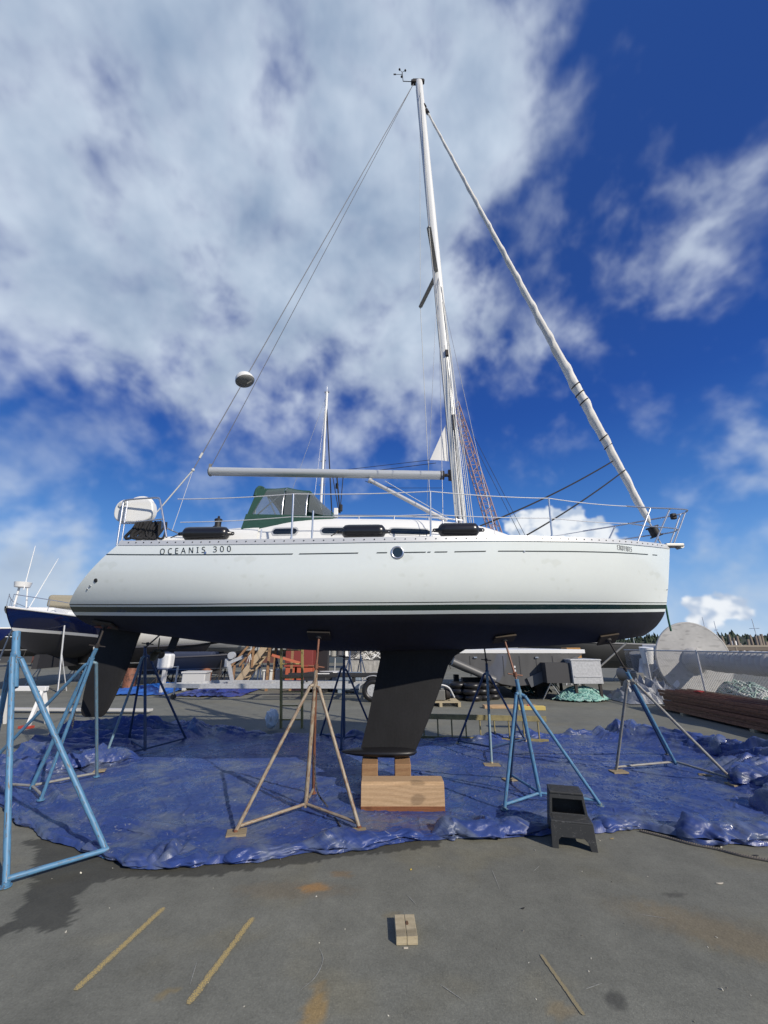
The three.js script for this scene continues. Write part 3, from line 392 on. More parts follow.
  put('shaft_strut', [beamBox(V(-3.22, 2.05, 0), bp(170, 652), 0.03, 0.11)], M.antifoul, boat);
  { const c = bp(158, 651.5), g = []; for (let k = 0; k < 3; k++) { const s = new THREE.SphereGeometry(0.1, 12, 8); s.scale(0.12, 1.0, 0.62); s.rotateX(0); s.translate(0, 0.11, 0); s.rotateY(0.5); s.rotateX(k * 2.094 + 0.1); g.push(s); } const h = new THREE.CylinderGeometry(0.03, 0.035, 0.12, 12); h.rotateZ(Math.PI / 2); g.push(h); const m = merge(g); m.translate(c.x, c.y, c.z); put('propeller', m, std([0.11, 0.09, 0.055], 0.5, 0.5), boat); }
  // ------------------------------------------------ cabin trunk
  const cw = table([[-1.85, 1.0], [-1.0, 1.05], [0, 1.03], [1, 0.9], [2, 0.6], [2.7, 0.18]]), chh = table([[-1.85, 0.45], [-1.2, 0.52], [0.5, 0.50], [1.4, 0.42], [2.2, 0.18], [2.7, 0.02]]);
  const dk = (x) => hull.sheer(clamp((x + 3.72) / 8.46)) + 0.03;
  const cabSec = (x, k) => { const w = cw(x), h = chh(x), d = dk(x) - 0.03, th = k * Math.PI, c = Math.cos(th), s = Math.sin(th), e = 0.34; return V(x, d + (h + 0.03) * Math.pow(Math.abs(s), e * 1.1) + 0.03 * Math.max(0, s), w * (1 - 0.10 * Math.pow(Math.abs(s), 0.8)) * Math.sign(c) * Math.pow(Math.abs(c), e * 0.9)); };
  const cabin = put('cabin_trunk', sheet(70, 40, (a, b) => cabSec(lerp(-1.85, 2.7, a), b)), M.deckWhite, boat);
  put('cabin_bulkhead', sheet(2, 40, (a, b) => { const p = cabSec(-1.85, b), m = V(-1.85, dk(-1.85), 0); return p.lerp(m, a); }), M.deckWhite, cabin);
  const cabSide = (x, y, off, s = 1) => { let lo = 0, hi = 0.5; for (let i = 0; i < 30; i++) { const m = (lo + hi) / 2; if (cabSec(x, m).y < y) lo = m; else hi = m; } const p = cabSec(x, lo); return V(x, y, (p.z + off) * s); };
  for (const [x0, x1, yb, h] of [[-1.58, -1.24, 3.395, 0.085], [-0.88, -0.52, 3.40, 0.085], [0.08, 0.66, 3.40, 0.085]]) for (const s of [1, -1]) {
    const rr = (a, k) => { const c = Math.abs(k) , e = Math.pow(1 - Math.pow(c, 6), 1 / 6); return a; };
    const slab = (g, off) => sheet(16, 6, (a, b) => { const k = a * 2 - 1, e = Math.pow(1 - Math.pow(Math.abs(k), 14) * 0.7, 0.8), yy = yb + h / 2 + (b - 0.5) * (h + 2 * g) * e; return cabSide(lerp(x0 - g, x1 + g, a), yy, off, s); });
    const f = put('cabin_window', slab(0.022, 0.006), std([0.5, 0.51, 0.5], 0.4, 0.2), cabin); put('glass', slab(0, 0.013), M.glassDark, f);
  }
  for (const s of [1, -1]) { const p = []; for (let i = 0; i <= 12; i++) { const x = lerp(-0.9, 1.2, i / 12), q = cabSec(x, s > 0 ? 0.30 : 0.70); q.y += 0.05; p.push(q); } put('handrail', [tube(p, 0.013, 40, 6), ...[0, 3, 6, 9, 12].map((i) => bar(V(p[i].x, p[i].y - 0.07, p[i].z), p[i], 0.011))], M.steel, cabin); }
  put('hatch', box(0.5, 0.05, 0.5, 1.95, dk(1.95) + chh(1.95) + 0.02, 0, 0.015), M.glassDark, cabin);
  // cockpit coamings
  for (const s of [1, -1]) put('coaming', sheet(40, 10, (a, b) => { const x = lerp(-3.55, -1.8, a), h = lerp(0.13, 0.34, sst(0, 1, a)), th = b * Math.PI, w = 0.17; return V(x, dk(x) - 0.05 + (h + 0.05) * Math.pow(Math.sin(th), 0.4), s * (0.80 + 0.06 * a + w * Math.cos(th) * (0.9))); }), M.deckWhite, boat);
  { const w = bp(218, 524, 0.85); put('winch', (() => { const g = new THREE.LatheGeometry([[0.001, -0.12], [0.07, -0.12], [0.07, -0.05], [0.045, -0.03], [0.045, 0.04], [0.06, 0.055], [0.05, 0.075], [0.02, 0.08], [0.015, 0.12], [0.001, 0.125]].map(([x, y]) => new THREE.Vector2(x, y)), 20); g.translate(w.x, w.y, w.z); return g; })(), M.black, boat); }
  put('companion_light', box(0.07, 0.16, 0.06, bp(336, 511, 0.3).x, bp(336, 513, 0.3).y, 0.3, 0.01), M.deckWhite, boat);
  // ------------------------------------------------ spray hood
  {
    const green = std([1, 1, 1], 0.85, 0, { map: colourTex(256, 256, (u, v) => { const g = 1 + 0.12 * per(u, v, 100, 1) + 0.1 * per(u, v, 8, 2); return [0.016 * g, 0.062 * g, 0.046 * g]; }) });
    const clear = phys([0.45, 0.5, 0.5], 0.1, { transmission: 0.8, thickness: 0, ior: 1.4, clearcoat: 0.6, clearcoatRoughness: 0.2 });
    // hoops run athwartships; k 0..1 from the near side over the top to the far side
    const hoop = (x, yb, yt, w) => (k) => { const th = k * Math.PI, c = Math.cos(th), s = Math.sin(th); return V(x, yb + (yt - yb) * Math.pow(Math.max(0, s), 0.42), w * Math.sign(c) * Math.pow(Math.abs(c), 0.42)); };
    const base0 = V(-2.06, 3.42, 0.97), H = [hoop(-1.90, 3.48, 4.27, 0.92), hoop(-1.50, 3.50, 4.28, 0.93), hoop(-1.15, 3.57, 4.22, 0.92), hoop(-0.78, 3.66, 3.84, 0.85)];
    const skin = (i, k0, k1, t0, t1, n = 14, off = 0) => sheet(6, n, (a, b) => { const k = lerp(k0, k1, b), A = H[i](k), B = H[i + 1](k), t = lerp(t0, t1, a), p = A.lerp(B, t); const drop = 0.012 * Math.sin(Math.PI * t); p.y -= drop; if (off) { const c = V(-1.4, 3.7, 0), o = p.clone().sub(c).setX(0).normalize(); p.addScaledVector(o, off); } return p; });
    const d = put('spray_hood', [skin(0, 0.13, 0.87, 0, 1, 30), skin(1, 0.19, 0.81, 0, 1, 30), skin(2, 0.235, 0.765, 0, 0.12, 30)], green, boat);
    // canvas skirts and clear side windows on both sides
    const sk = (f) => { const g = f; return [g, flip(g)]; };
    const quad = (P, n = 8) => sheet(n, n, (a, b) => P[0].clone().lerp(P[1], a).lerp(P[3].clone().lerp(P[2], a), b));
    const sideZ = 0.935;
    const lo = [V(-2.08, 3.40, sideZ + 0.02), V(-1.55, 3.50, sideZ + 0.01), V(-1.2, 3.57, 0.925), V(-0.8, 3.63, 0.86)], mid = [V(-2.02, 3.72, sideZ), V(-1.5, 3.71, sideZ), V(-1.15, 3.70, 0.92), V(-0.76, 3.72, 0.855)], hi = [V(-1.86, 4.12, 0.875), V(-1.5, 4.14, 0.89), V(-1.15, 4.08, 0.88), V(-0.88, 3.84, 0.845)];
    for (const s of [0, 1]) put('skirt', [sk(quad([lo[0], lo[1], mid[1], mid[0]]))[s], sk(quad([lo[1], lo[2], mid[2], mid[1]]))[s], sk(quad([lo[2], lo[3], mid[3], mid[2]]))[s]], green, d);
    for (const s of [0, 1]) put('edge_panel', [sk(quad([V(-2.08, 3.40, sideZ + 0.03), V(-1.96, 3.6, sideZ + 0.01), V(-1.76, 4.13, 0.88), V(-1.90, 4.15, 0.885)], 4))[s]], green, d);
    for (const s of [0, 1]) { put('side_window', sk(quad([V(-1.93, 3.72, sideZ), mid[1], hi[1], V(-1.77, 4.12, 0.878)]))[s], clear, d); put('side_window', sk(quad([mid[1].clone().add(V(0.03, 0, 0)), mid[2], hi[2], hi[1].clone().add(V(0.03, 0, 0))]))[s], clear, d); }
    for (const [k0, k1] of [[0.02, 0.30], [0.33, 0.67], [0.70, 0.98]]) put('front_window', skin(2, k0, k1, 0.1, 0.97, 12), clear, d);
    put('front_skirt', sheet(2, 24, (a, b) => { const p = H[3](b); p.y -= 0.16 * a; p.x += 0.05 * a; return p; }), green, d);
    for (const h of [0, 1, 2]) { const pts = []; for (let i = 0; i <= 24; i++) { const p = H[h](i / 24); p.multiply(V(1, 1, 0.985)); p.y -= 0.012; pts.push(p); } put('hoop', tube(pts, 0.012, 48, 6), M.steel, d); }
    for (const b of [bar(V(-1.55, 3.62, 0.88), V(-1.82, 4.15, 0.84), 0.01), bar(V(-1.55, 3.62, -0.88), V(-1.82, 4.15, -0.84), 0.01), bar(V(-1.93, 3.68, 0.86), V(-1.47, 4.16, 0.84), 0.01), bar(V(-1.93, 3.68, -0.86), V(-1.47, 4.16, -0.84), 0.01)]) put('brace', b, M.steel, d);
    put('edge_roll', [tube(Array.from({ length: 17 }, (_, i) => H[0](0.12 + 0.76 * i / 16).add(V(-0.03, 0.015, 0))), 0.028, 40, 7)], green, d);
  }
  // ------------------------------------------------ mast and rig
  const m0 = V(1.32, 3.58, 0), m1 = V(0.93, 16.15, 0), mDir = m1.clone().sub(m0).normalize(), mAt = (y) => m0.clone().lerp(m1, (y - m0.y) / (m1.y - m0.y));
  M.mast = std([1, 1, 1], 0.4, 0.1, { map: colourTex(64, 512, (u, v) => { const g = 0.97 + 0.03 * per(u, v, 12, 2) + 0.02 * per(u, v, 60, 3); return [0.76 * g, 0.77 * g, 0.75 * g]; }) });
  const oval = (a, b, rx, rz, taper = 1, seg = 28) => { const L = b.distanceTo(a), g = new THREE.CylinderGeometry(taper, 1, L, seg, 12, false); g.scale(rx, 1, rz); g.applyQuaternion(new THREE.Quaternion().setFromUnitVectors(Y1, b.clone().sub(a).normalize())); const c = a.clone().add(b).multiplyScalar(0.5); g.translate(c.x, c.y, c.z); return g; };
  const mast = put('mast', oval(m0, m1, 0.098, 0.066, 0.97), M.mast, boat);
  put('sail_slot', beamBox(mAt(4.6).add(V(-0.0985, 0, 0)), mAt(15.8).add(V(-0.0965, 0, 0)), 0.014, 0.006), std([0.2, 0.2, 0.2], 0.6), mast);
  put('mast_collar', oval(m0.clone(), m0.clone().addScaledVector(mDir, 0.08), 0.13, 0.1), M.darkIron, mast);
  put('masthead', [box(0.30, 0.06, 0.09, m1.x - 0.02, m1.y + 0.03, 0, 0.015), box(0.14, 0.1, 0.1, m1.x - 0.14, m1.y - 0.03, 0, 0.02), bar(V(m1.x + 0.10, m1.y, -0.04), V(m1.x + 0.10, m1.y, 0.04), 0.05)], M.darkIron, mast);
  { const a = V(m1.x - 0.15, m1.y, 0), b = V(m1.x - 0.42, m1.y + 0.02, 0), c = V(m1.x - 0.44, m1.y + 0.42, 0); const w = put('wind_sensor', [bar(a, b, 0.009), bar(b, c, 0.009)], M.darkIron, mast); const cups = []; for (let k = 0; k < 3; k++) { const s = new THREE.SphereGeometry(0.028, 8, 6), an = k * 2.09 + 0.4; s.translate(c.x + 0.09 * Math.cos(an), c.y, 0.09 * Math.sin(an)); cups.push(s, bar(c, V(c.x + 0.09 * Math.cos(an), c.y, 0.09 * Math.sin(an)), 0.005)); } put('cup', cups, M.black, w); put('vane', [bar(V(c.x - 0.01, c.y - 0.1, 0), V(c.x - 0.2, c.y - 0.14, 0.02), 0.005), box(0.07, 0.06, 0.006, c.x - 0.2, c.y - 0.14, 0.02)], M.black, w); }
  const rY = 9.42, root = mAt(rY), tips = {};
  for (const s of [1, -1]) { const tip = V(0.86, rY + 0.07, s * 0.95); tips[s] = tip; const g = beamBox(root.clone().add(V(-0.03, 0, s * 0.05)), tip, 0.085, 0.022); put('spreader', [g, (() => { const e = new THREE.SphereGeometry(0.03, 8, 6); e.translate(tip.x, tip.y, tip.z); return e; })()], std([0.28, 0.28, 0.27], 0.5, 0.4), mast); }
  const chain = (x, s) => { const v = hull.at(x, 3.2, s); v.z -= s * 0.14; v.y = dk(x) - 0.01; return v; };
  for (const s of [1, -1]) {
    const cp = chain(0.98, s);
    put('cap_shroud', [bar(mAt(15.6).add(V(0, 0, s * 0.06)), tips[s], 0.0045, 0.0045, 6), bar(tips[s], cp, 0.006, 0.006, 6)], M.whiteRope, boat);
    put('lower_shroud', [bar(mAt(9.25).add(V(0, 0, s * 0.06)), chain(0.78, s), 0.0045, 0.0045, 6)], M.wire, boat); put('lower_shroud', [bar(mAt(9.25).add(V(0, 0, s * 0.06)), chain(1.5, s), 0.0045, 0.0045, 6)], M.wire, boat);
    put('turnbuckle', [bar(cp, cp.clone().lerp(tips[s], 0.05), 0.013), bar(chain(0.78, s), chain(0.78, s).lerp(mAt(9.25), 0.05), 0.012)], M.steel, boat);
  }
  // halyards and lines bundled down the mast
  { const r = rng(4); for (let k = 0; k < 9; k++) { const zz = 0.05 + 0.03 * r(), ox = -0.09 + 0.028 * k, ytop = [15.9, 7.5, 6.4, 5.9, 7.3, 6.1, 6.8, 8.6, 9.0][k], a = mAt(ytop).add(V(lerp(ox, 0.02, 0.75), 0, 0.062)), b = m0.clone().add(V(ox * 1.35, 0.05, 0.10 + 0.05 * r())), mid = a.clone().lerp(b, 0.55).add(V((r() - 0.5) * 0.03, 0, 0.012)); put('halyard', tube([a, mid, b], 0.0065, 20, 5), k === 3 ? M.darkRope : k % 4 === 2 ? M.wire : M.whiteRope, mast); } }
  put('mast_cleat', box(0.05, 0.34, 0.03, mAt(5.75).x + 0.02, 5.75, 0.09, 0.01), M.darkIron, mast); put('mast_cleat', box(0.06, 0.14, 0.05, mAt(7.3).x + 0.02, 7.3, 0.08, 0.01), M.darkIron, mast); put('mast_cleat', box(0.04, 0.3, 0.03, m0.x - 0.1, 3.8, 0.13, 0.008), M.darkIron, mast);
  // rolled-up mainsail: only its clew shows, beside the mast
  { const A = bp(445.5, 425), B = bp(430, 460), C = bp(449, 461.5); A.x += 0.0; const g = sheet(10, 10, (a, b) => { const p = A.clone().lerp(B.clone().lerp(C, a), Math.max(0.02, b)); p.z = 0.02 * Math.sin(a * 3) * b; return p; }); put('sail_clew', [g], std([0.72, 0.71, 0.68], 0.85), mast); put('outhaul', [bar(B, B.clone().lerp(bp(300, 475), 0.98), 0.005, 0.005, 5)], M.darkRope, mast); }
  // boom, gooseneck and rigid vang
  const b0 = bp(210.5, 471.5), b1 = bp(440, 475.3), boom = put('boom', oval(b0, b1, 0.075, 0.085, 1, 28), std([0.50, 0.52, 0.53], 0.38, 0.25), boat);
  put('boom_end', [(() => { const g = new THREE.SphereGeometry(0.09, 14, 10); g.scale(0.5, 1, 0.9); g.translate(b0.x, b0.y, 0); return g; })(), box(0.04, 0.09, 0.03, b0.x - 0.02, b0.y + 0.1, 0)], std([0.2, 0.2, 0.19], 0.5), boom);
  put('gooseneck', [oval(b1, b1.clone().add(V(0.07, 0, 0)), 0.08, 0.08), bar(b1, mAt(b1.y).add(V(-0.08, 0, 0)), 0.03), box(0.06, 0.2, 0.06, mAt(b1.y).x - 0.12, b1.y, 0, 0.01)], M.darkIron, boom);
  put('boom_vang', [bar(bp(371, 481), bp(447, 521), 0.034, 0.04), bar(bp(369, 480), bp(371, 481), 0.05)], std([0.5, 0.5, 0.5], 0.4, 0.3), boat);
  put('vang_line', [bar(bp(372, 483), bp(449, 524), 0.008, 0.008, 5), bar(bp(385, 481), bp(450, 519), 0.006, 0.006, 5)], M.whiteRope, boat);
  put('mainsheet', [bar(bp(337, 478), bp(340, 513, 0.3), 0.012, 0.012, 6), bar(bp(333, 478), bp(339, 513, 0.3), 0.008, 0.008, 6), bar(bp(343, 478), bp(340, 512, 0.3), 0.008, 0.008, 6)], M.darkRope, boat);
  put('block', box(0.05, 0.1, 0.04, bp(337, 486).x, bp(337, 486).y, 0, 0.012), M.black, boat); put('block', [box(0.05, 0.12, 0.04, bp(341, 508, .3).x, bp(341, 508, .3).y, 0.3, 0.012)], M.black, boat);
  put('reef_line', [sag(bp(365, 481), bp(395, 488), 0.02, 0.006), bar(bp(345, 474.5), bp(436, 463), 0.006, 0.006, 5), bar(bp(395, 488), bp(444, 488), 0.004, 0.004, 5)], M.darkRope, boat);
  // backstay with dome, topping lift
  const bs0 = mAt(16.1).add(V(-0.13, 0, 0)), bsEnd = V(-3.78, 3.36, 0), mid = bp(193, 470);
  put('backstay', [bar(bs0, mid, 0.008, 0.008, 6)], std([0.16, 0.16, 0.17], 0.6), boat); put('backstay_tackle', [bar(mid, bp(157, 512), 0.012, 0.012, 6), bar(mid, bp(172, 531, 0.5), 0.004, 0.004, 5), (() => { const g = new THREE.SphereGeometry(0.03, 8, 6); g.translate(mid.x, mid.y, 0); return g; })(), bar(bp(202.5, 453), bp(199.5, 458), 0.02)], M.whiteRope, boat);
  put('topping_lift', bar(bs0, b0.clone().add(V(0, 0.1, 0)), 0.006, 0.006, 6), std([0.12, 0.12, 0.13], 0.7), boat);
  { const c = bp(245, 381), g = new THREE.SphereGeometry(0.18, 24, 10, 0, 2 * Math.PI, 0, Math.PI / 2); g.scale(1, 1.0, 1); const under = new THREE.SphereGeometry(0.18, 24, 6, 0, 2 * Math.PI, Math.PI / 2, Math.PI / 2); under.scale(0.97, 0.4, 0.97); g.rotateZ(0.35); under.rotateZ(0.35); g.translate(c.x, c.y, c.z); under.translate(c.x, c.y, c.z); const dome = put('antenna_dome', g, std([0.75, 0.75, 0.72], 0.4), boat); put('dome_base', [under, bar(c.clone().add(V(0.04, -0.06, 0)), c.clone().add(V(0.13, 0.0, 0)), 0.03)], std([0.16, 0.16, 0.15], 0.6), dome); }
  // forestay with the rolled genoa
  const f0 = mAt(15.45).add(V(0.10, 0, 0)), f1 = V(4.62, 3.50, 0); f0.copy(bp(423, 104)); const fAt = (t) => f0.clone().lerp(f1, t);
  put('forestay', bar(f0, f1, 0.012, 0.012, 8), M.wire, boat);
  { const prof = table([[0.035, 0.022], [0.2, 0.034], [0.45, 0.05], [0.66, 0.07], [0.735, 0.082], [0.80, 0.074], [0.9, 0.06], [0.955, 0.05], [0.968, 0.02]]); const dir = f1.clone().sub(f0).normalize(), sx = V(0, 0, 1), sy = dir.clone().cross(sx).normalize(); const g = sheet(20, 420, (a, b) => { const t = lerp(0.035, 0.968, b), th = a * 2 * Math.PI, turn = t * 95, r = prof(t) * (1 + 0.24 * Math.max(0, Math.sin(th - turn)) ** 3 + 0.05 * fbm(t * 90, Math.sin(th), 2)); return fAt(t).addScaledVector(sx, r * Math.cos(th)).addScaledVector(sy, r * Math.sin(th)); }); const sail = put('rolled_genoa', g, std([1, 1, 1], 0.85, 0, { map: colourTex(64, 1024, (u, v) => { const s = 0.5 + 0.5 * per(u, v, 10, 3), st = sst(0.35, 0.7, per(u, v, 30, 6)); return [lerp(0.74, 0.62, s) - 0.1 * st, lerp(0.73, 0.6, s) - 0.1 * st, lerp(0.69, 0.55, s) - 0.1 * st]; }) }), boat);
    const lash = []; for (const t of [0.735, 0.75, 0.765, 0.83, 0.845]) { const p = fAt(t), q = new THREE.TorusGeometry(prof(t) * 1.08, 0.012, 6, 20); q.applyQuaternion(new THREE.Quaternion().setFromUnitVectors(V(0, 0, 1), dir.clone().applyAxisAngle(V(0, 0, 1), 0.35).normalize())); q.translate(p.x, p.y, p.z); lash.push(q); } put('lashing', lash, M.darkRope, sail);
    put('genoa_sheet', [sag(bp(613, 461, 0.07), bp(480, 526, 0.55), 0.06, 0.013, 20, 6)], M.darkRope, sail); put('genoa_sheet', [sag(bp(625, 470, 0.05), bp(527, 535, 0.6), 0.04, 0.013, 20, 6)], M.darkRope, sail);
    const dr = new THREE.CylinderGeometry(0.075, 0.075, 0.16, 18), dq = new THREE.Quaternion().setFromUnitVectors(Y1, dir), e1 = new THREE.CylinderGeometry(0.1, 0.1, 0.02, 18), e2 = e1.clone(); e1.translate(0, 0.08, 0); e2.translate(0, -0.08, 0); const dm = merge([dr, e1, e2]); dm.applyQuaternion(dq); const dp = fAt(0.982); dm.translate(dp.x, dp.y, dp.z); put('furling_drum', dm, M.black, boat);
    put('swivel', bar(fAt(0.005), fAt(0.012), 0.05), M.darkIron, boat); put('swivel', bar(fAt(0.022), fAt(0.032), 0.045), M.darkIron, boat); }
  // bow roller
  put('bow_roller', [box(0.30, 0.05, 0.16, 4.80, 3.47, 0, 0.012), bar(V(4.92, 3.45, -0.06), V(4.92, 3.45, 0.06), 0.035)], std([0.45, 0.44, 0.4], 0.45, 0.5), boat);
  { const p0 = V(4.70, 2.62, 0.1); put('mooring_line', tube([V(4.60, 3.42, -0.2), bp(662, 590, -0.15), bp(666, 607, -0.12), bp(668, 618, -0.14), bp(671, 631, -0.2)], 0.016, 20, 6), std([0.05, 0.16, 0.10], 0.9), boat); }
  // ------------------------------------------------ pulpit, pushpit, stanchions and lifelines
  const T = (pts, r = 0.0125, seg = 60) => tube(pts, r, seg, 8, false, 0.4);
  const tipU = bp(685.5, 512.5), tipL = bp(675, 531.5);
  const uN = (s) => [tipU.clone(), bp(676, 510, 0.18 * 1).setZ(0.20 * s), V(4.72, 4.06, 0.33 * s), V(4.1, 4.0, 0.58 * s), V(3.62, 3.96, 0.76 * s)].map((v) => V(v.x, v.y, v.z));
  const pul = []; for (const s of [1, -1]) { const U = [V(tipU.x, tipU.y, 0), V(5.08, 4.05, 0.15 * s), V(4.75, 4.02, 0.30 * s), V(4.2, 3.96, 0.52 * s), V(3.72, 3.92, 0.71 * s)]; pul.push(T(U)); pul.push(T([V(tipL.x, tipL.y, 0), V(4.85, 3.72, 0.13 * s), V(4.6, 3.71, 0.25 * s), V(4.2, 3.68, 0.43 * s), V(3.72, 3.66, 0.66 * s)], 0.011)); pul.push(bar(V(4.68, 4.02, 0.31 * s), V(4.30, 3.40, 0.28 * s), 0.0125)); pul.push(bar(V(4.22, 3.96, 0.51 * s), V(3.86, 3.37, 0.56 * s), 0.0125)); pul.push(bar(V(5.12, 4.05, 0.06 * s), V(4.78, 3.46, 0.05 * s), 0.012)); }
  const pulpit = put('pulpit', pul, M.steel, boat); put('bow_light', box(0.08, 0.1, 0.07, bp(671, 517.5).x, bp(671, 517.5).y, 0.06, 0.015), M.darkIron, pulpit);
  const sxs = [-1.13, 0.67, 2.32], tops = {}, lows = {};
  for (const s of [1, -1]) {
    const foot = (x) => { const u = (x + 3.72) / 8.46, v = hull.pt(u, hull.sheer(u) - 0.01, s); v.z -= s * 0.05; v.y += 0.02; return v; };
    tops[s] = [V(-2.95, 3.88, s * 1.13)]; lows[s] = [V(-2.85, 3.53, s * 1.14)];
    for (const x of sxs) { const f = foot(x), t = f.clone().add(V(0.012 * (x > 0 ? 1 : -1), x > 2 ? 0.59 : 0.66, s * 0.035)); put('stanchion', [bar(f, t, 0.0125), bar(f, f.clone().add(V(0, 0.06, 0)), 0.022)], M.steel, boat); tops[s].push(t); lows[s].push(f.clone().lerp(t, 0.52)); if (x < -1) { const f2 = foot(x + 0.27), t2 = f2.clone().add(V(0, 0.42, s * 0.02)); put('stanchion', bar(f2, t2, 0.012), M.steel, boat); const f3 = foot(x - 0.42); put('stanchion', bar(f3, f3.clone().add(V(0, 0.18, 0)), 0.009), M.steel, boat); } }
    tops[s].push(V(3.75, 3.92, s * 0.70)); lows[s].push(V(3.74, 3.66, s * 0.65));
    put('lifeline', (() => { const gs = []; for (let i = 0; i + 1 < tops[s].length; i++) gs.push(sag(tops[s][i], tops[s][i + 1], 0.018, 0.007, 8, 6)); return gs; })(), std([0.6, 0.61, 0.62], 0.5), boat);
    put('lifeline', (() => { const gs = []; for (let i = 0; i + 1 < lows[s].length; i++) gs.push(sag(lows[s][i], lows[s][i + 1], 0.015, 0.006, 8, 6)); return gs; })(), std([0.6, 0.61, 0.62], 0.5), boat);
    // pushpit
    const c0 = V(-3.74, 3.22, s * 1.04), c1 = V(-3.78, 3.90, s * 1.04), c2 = V(-3.22, 3.91, s * 1.12), c3 = V(-2.98, 3.30, s * 1.19);
    put('pushpit', [bar(c0, c1.clone().add(V(0, -0.04, 0)), 0.0135), T([c1.clone().add(V(0, -0.05, 0)), c1.clone().add(V(0.03, -0.005, 0)), c1.clone().lerp(c2, 0.3), c1.clone().lerp(c2, 0.7), c2.clone().add(V(-0.02, -0.01, 0)), c2.clone().lerp(c3, 0.15), c3], 0.0135, 50), bar(c0.clone().add(V(0.06, 0, 0)), c1.clone().add(V(0.06, 0, 0)), 0.01), bar(V(-3.76, 3.54, s * 1.04), c2.clone().lerp(c3, 0.55), 0.009), T([c1.clone().add(V(0, -0.02, 0)), V(-3.86, 3.89, s * 0.75), V(-3.9, 3.89, s * 0.35)], 0.0135, 24), bar(V(-3.9, 3.89, s * 0.35), V(-3.76, 3.26, s * 0.35), 0.0125)], M.steel, boat);
  }
}
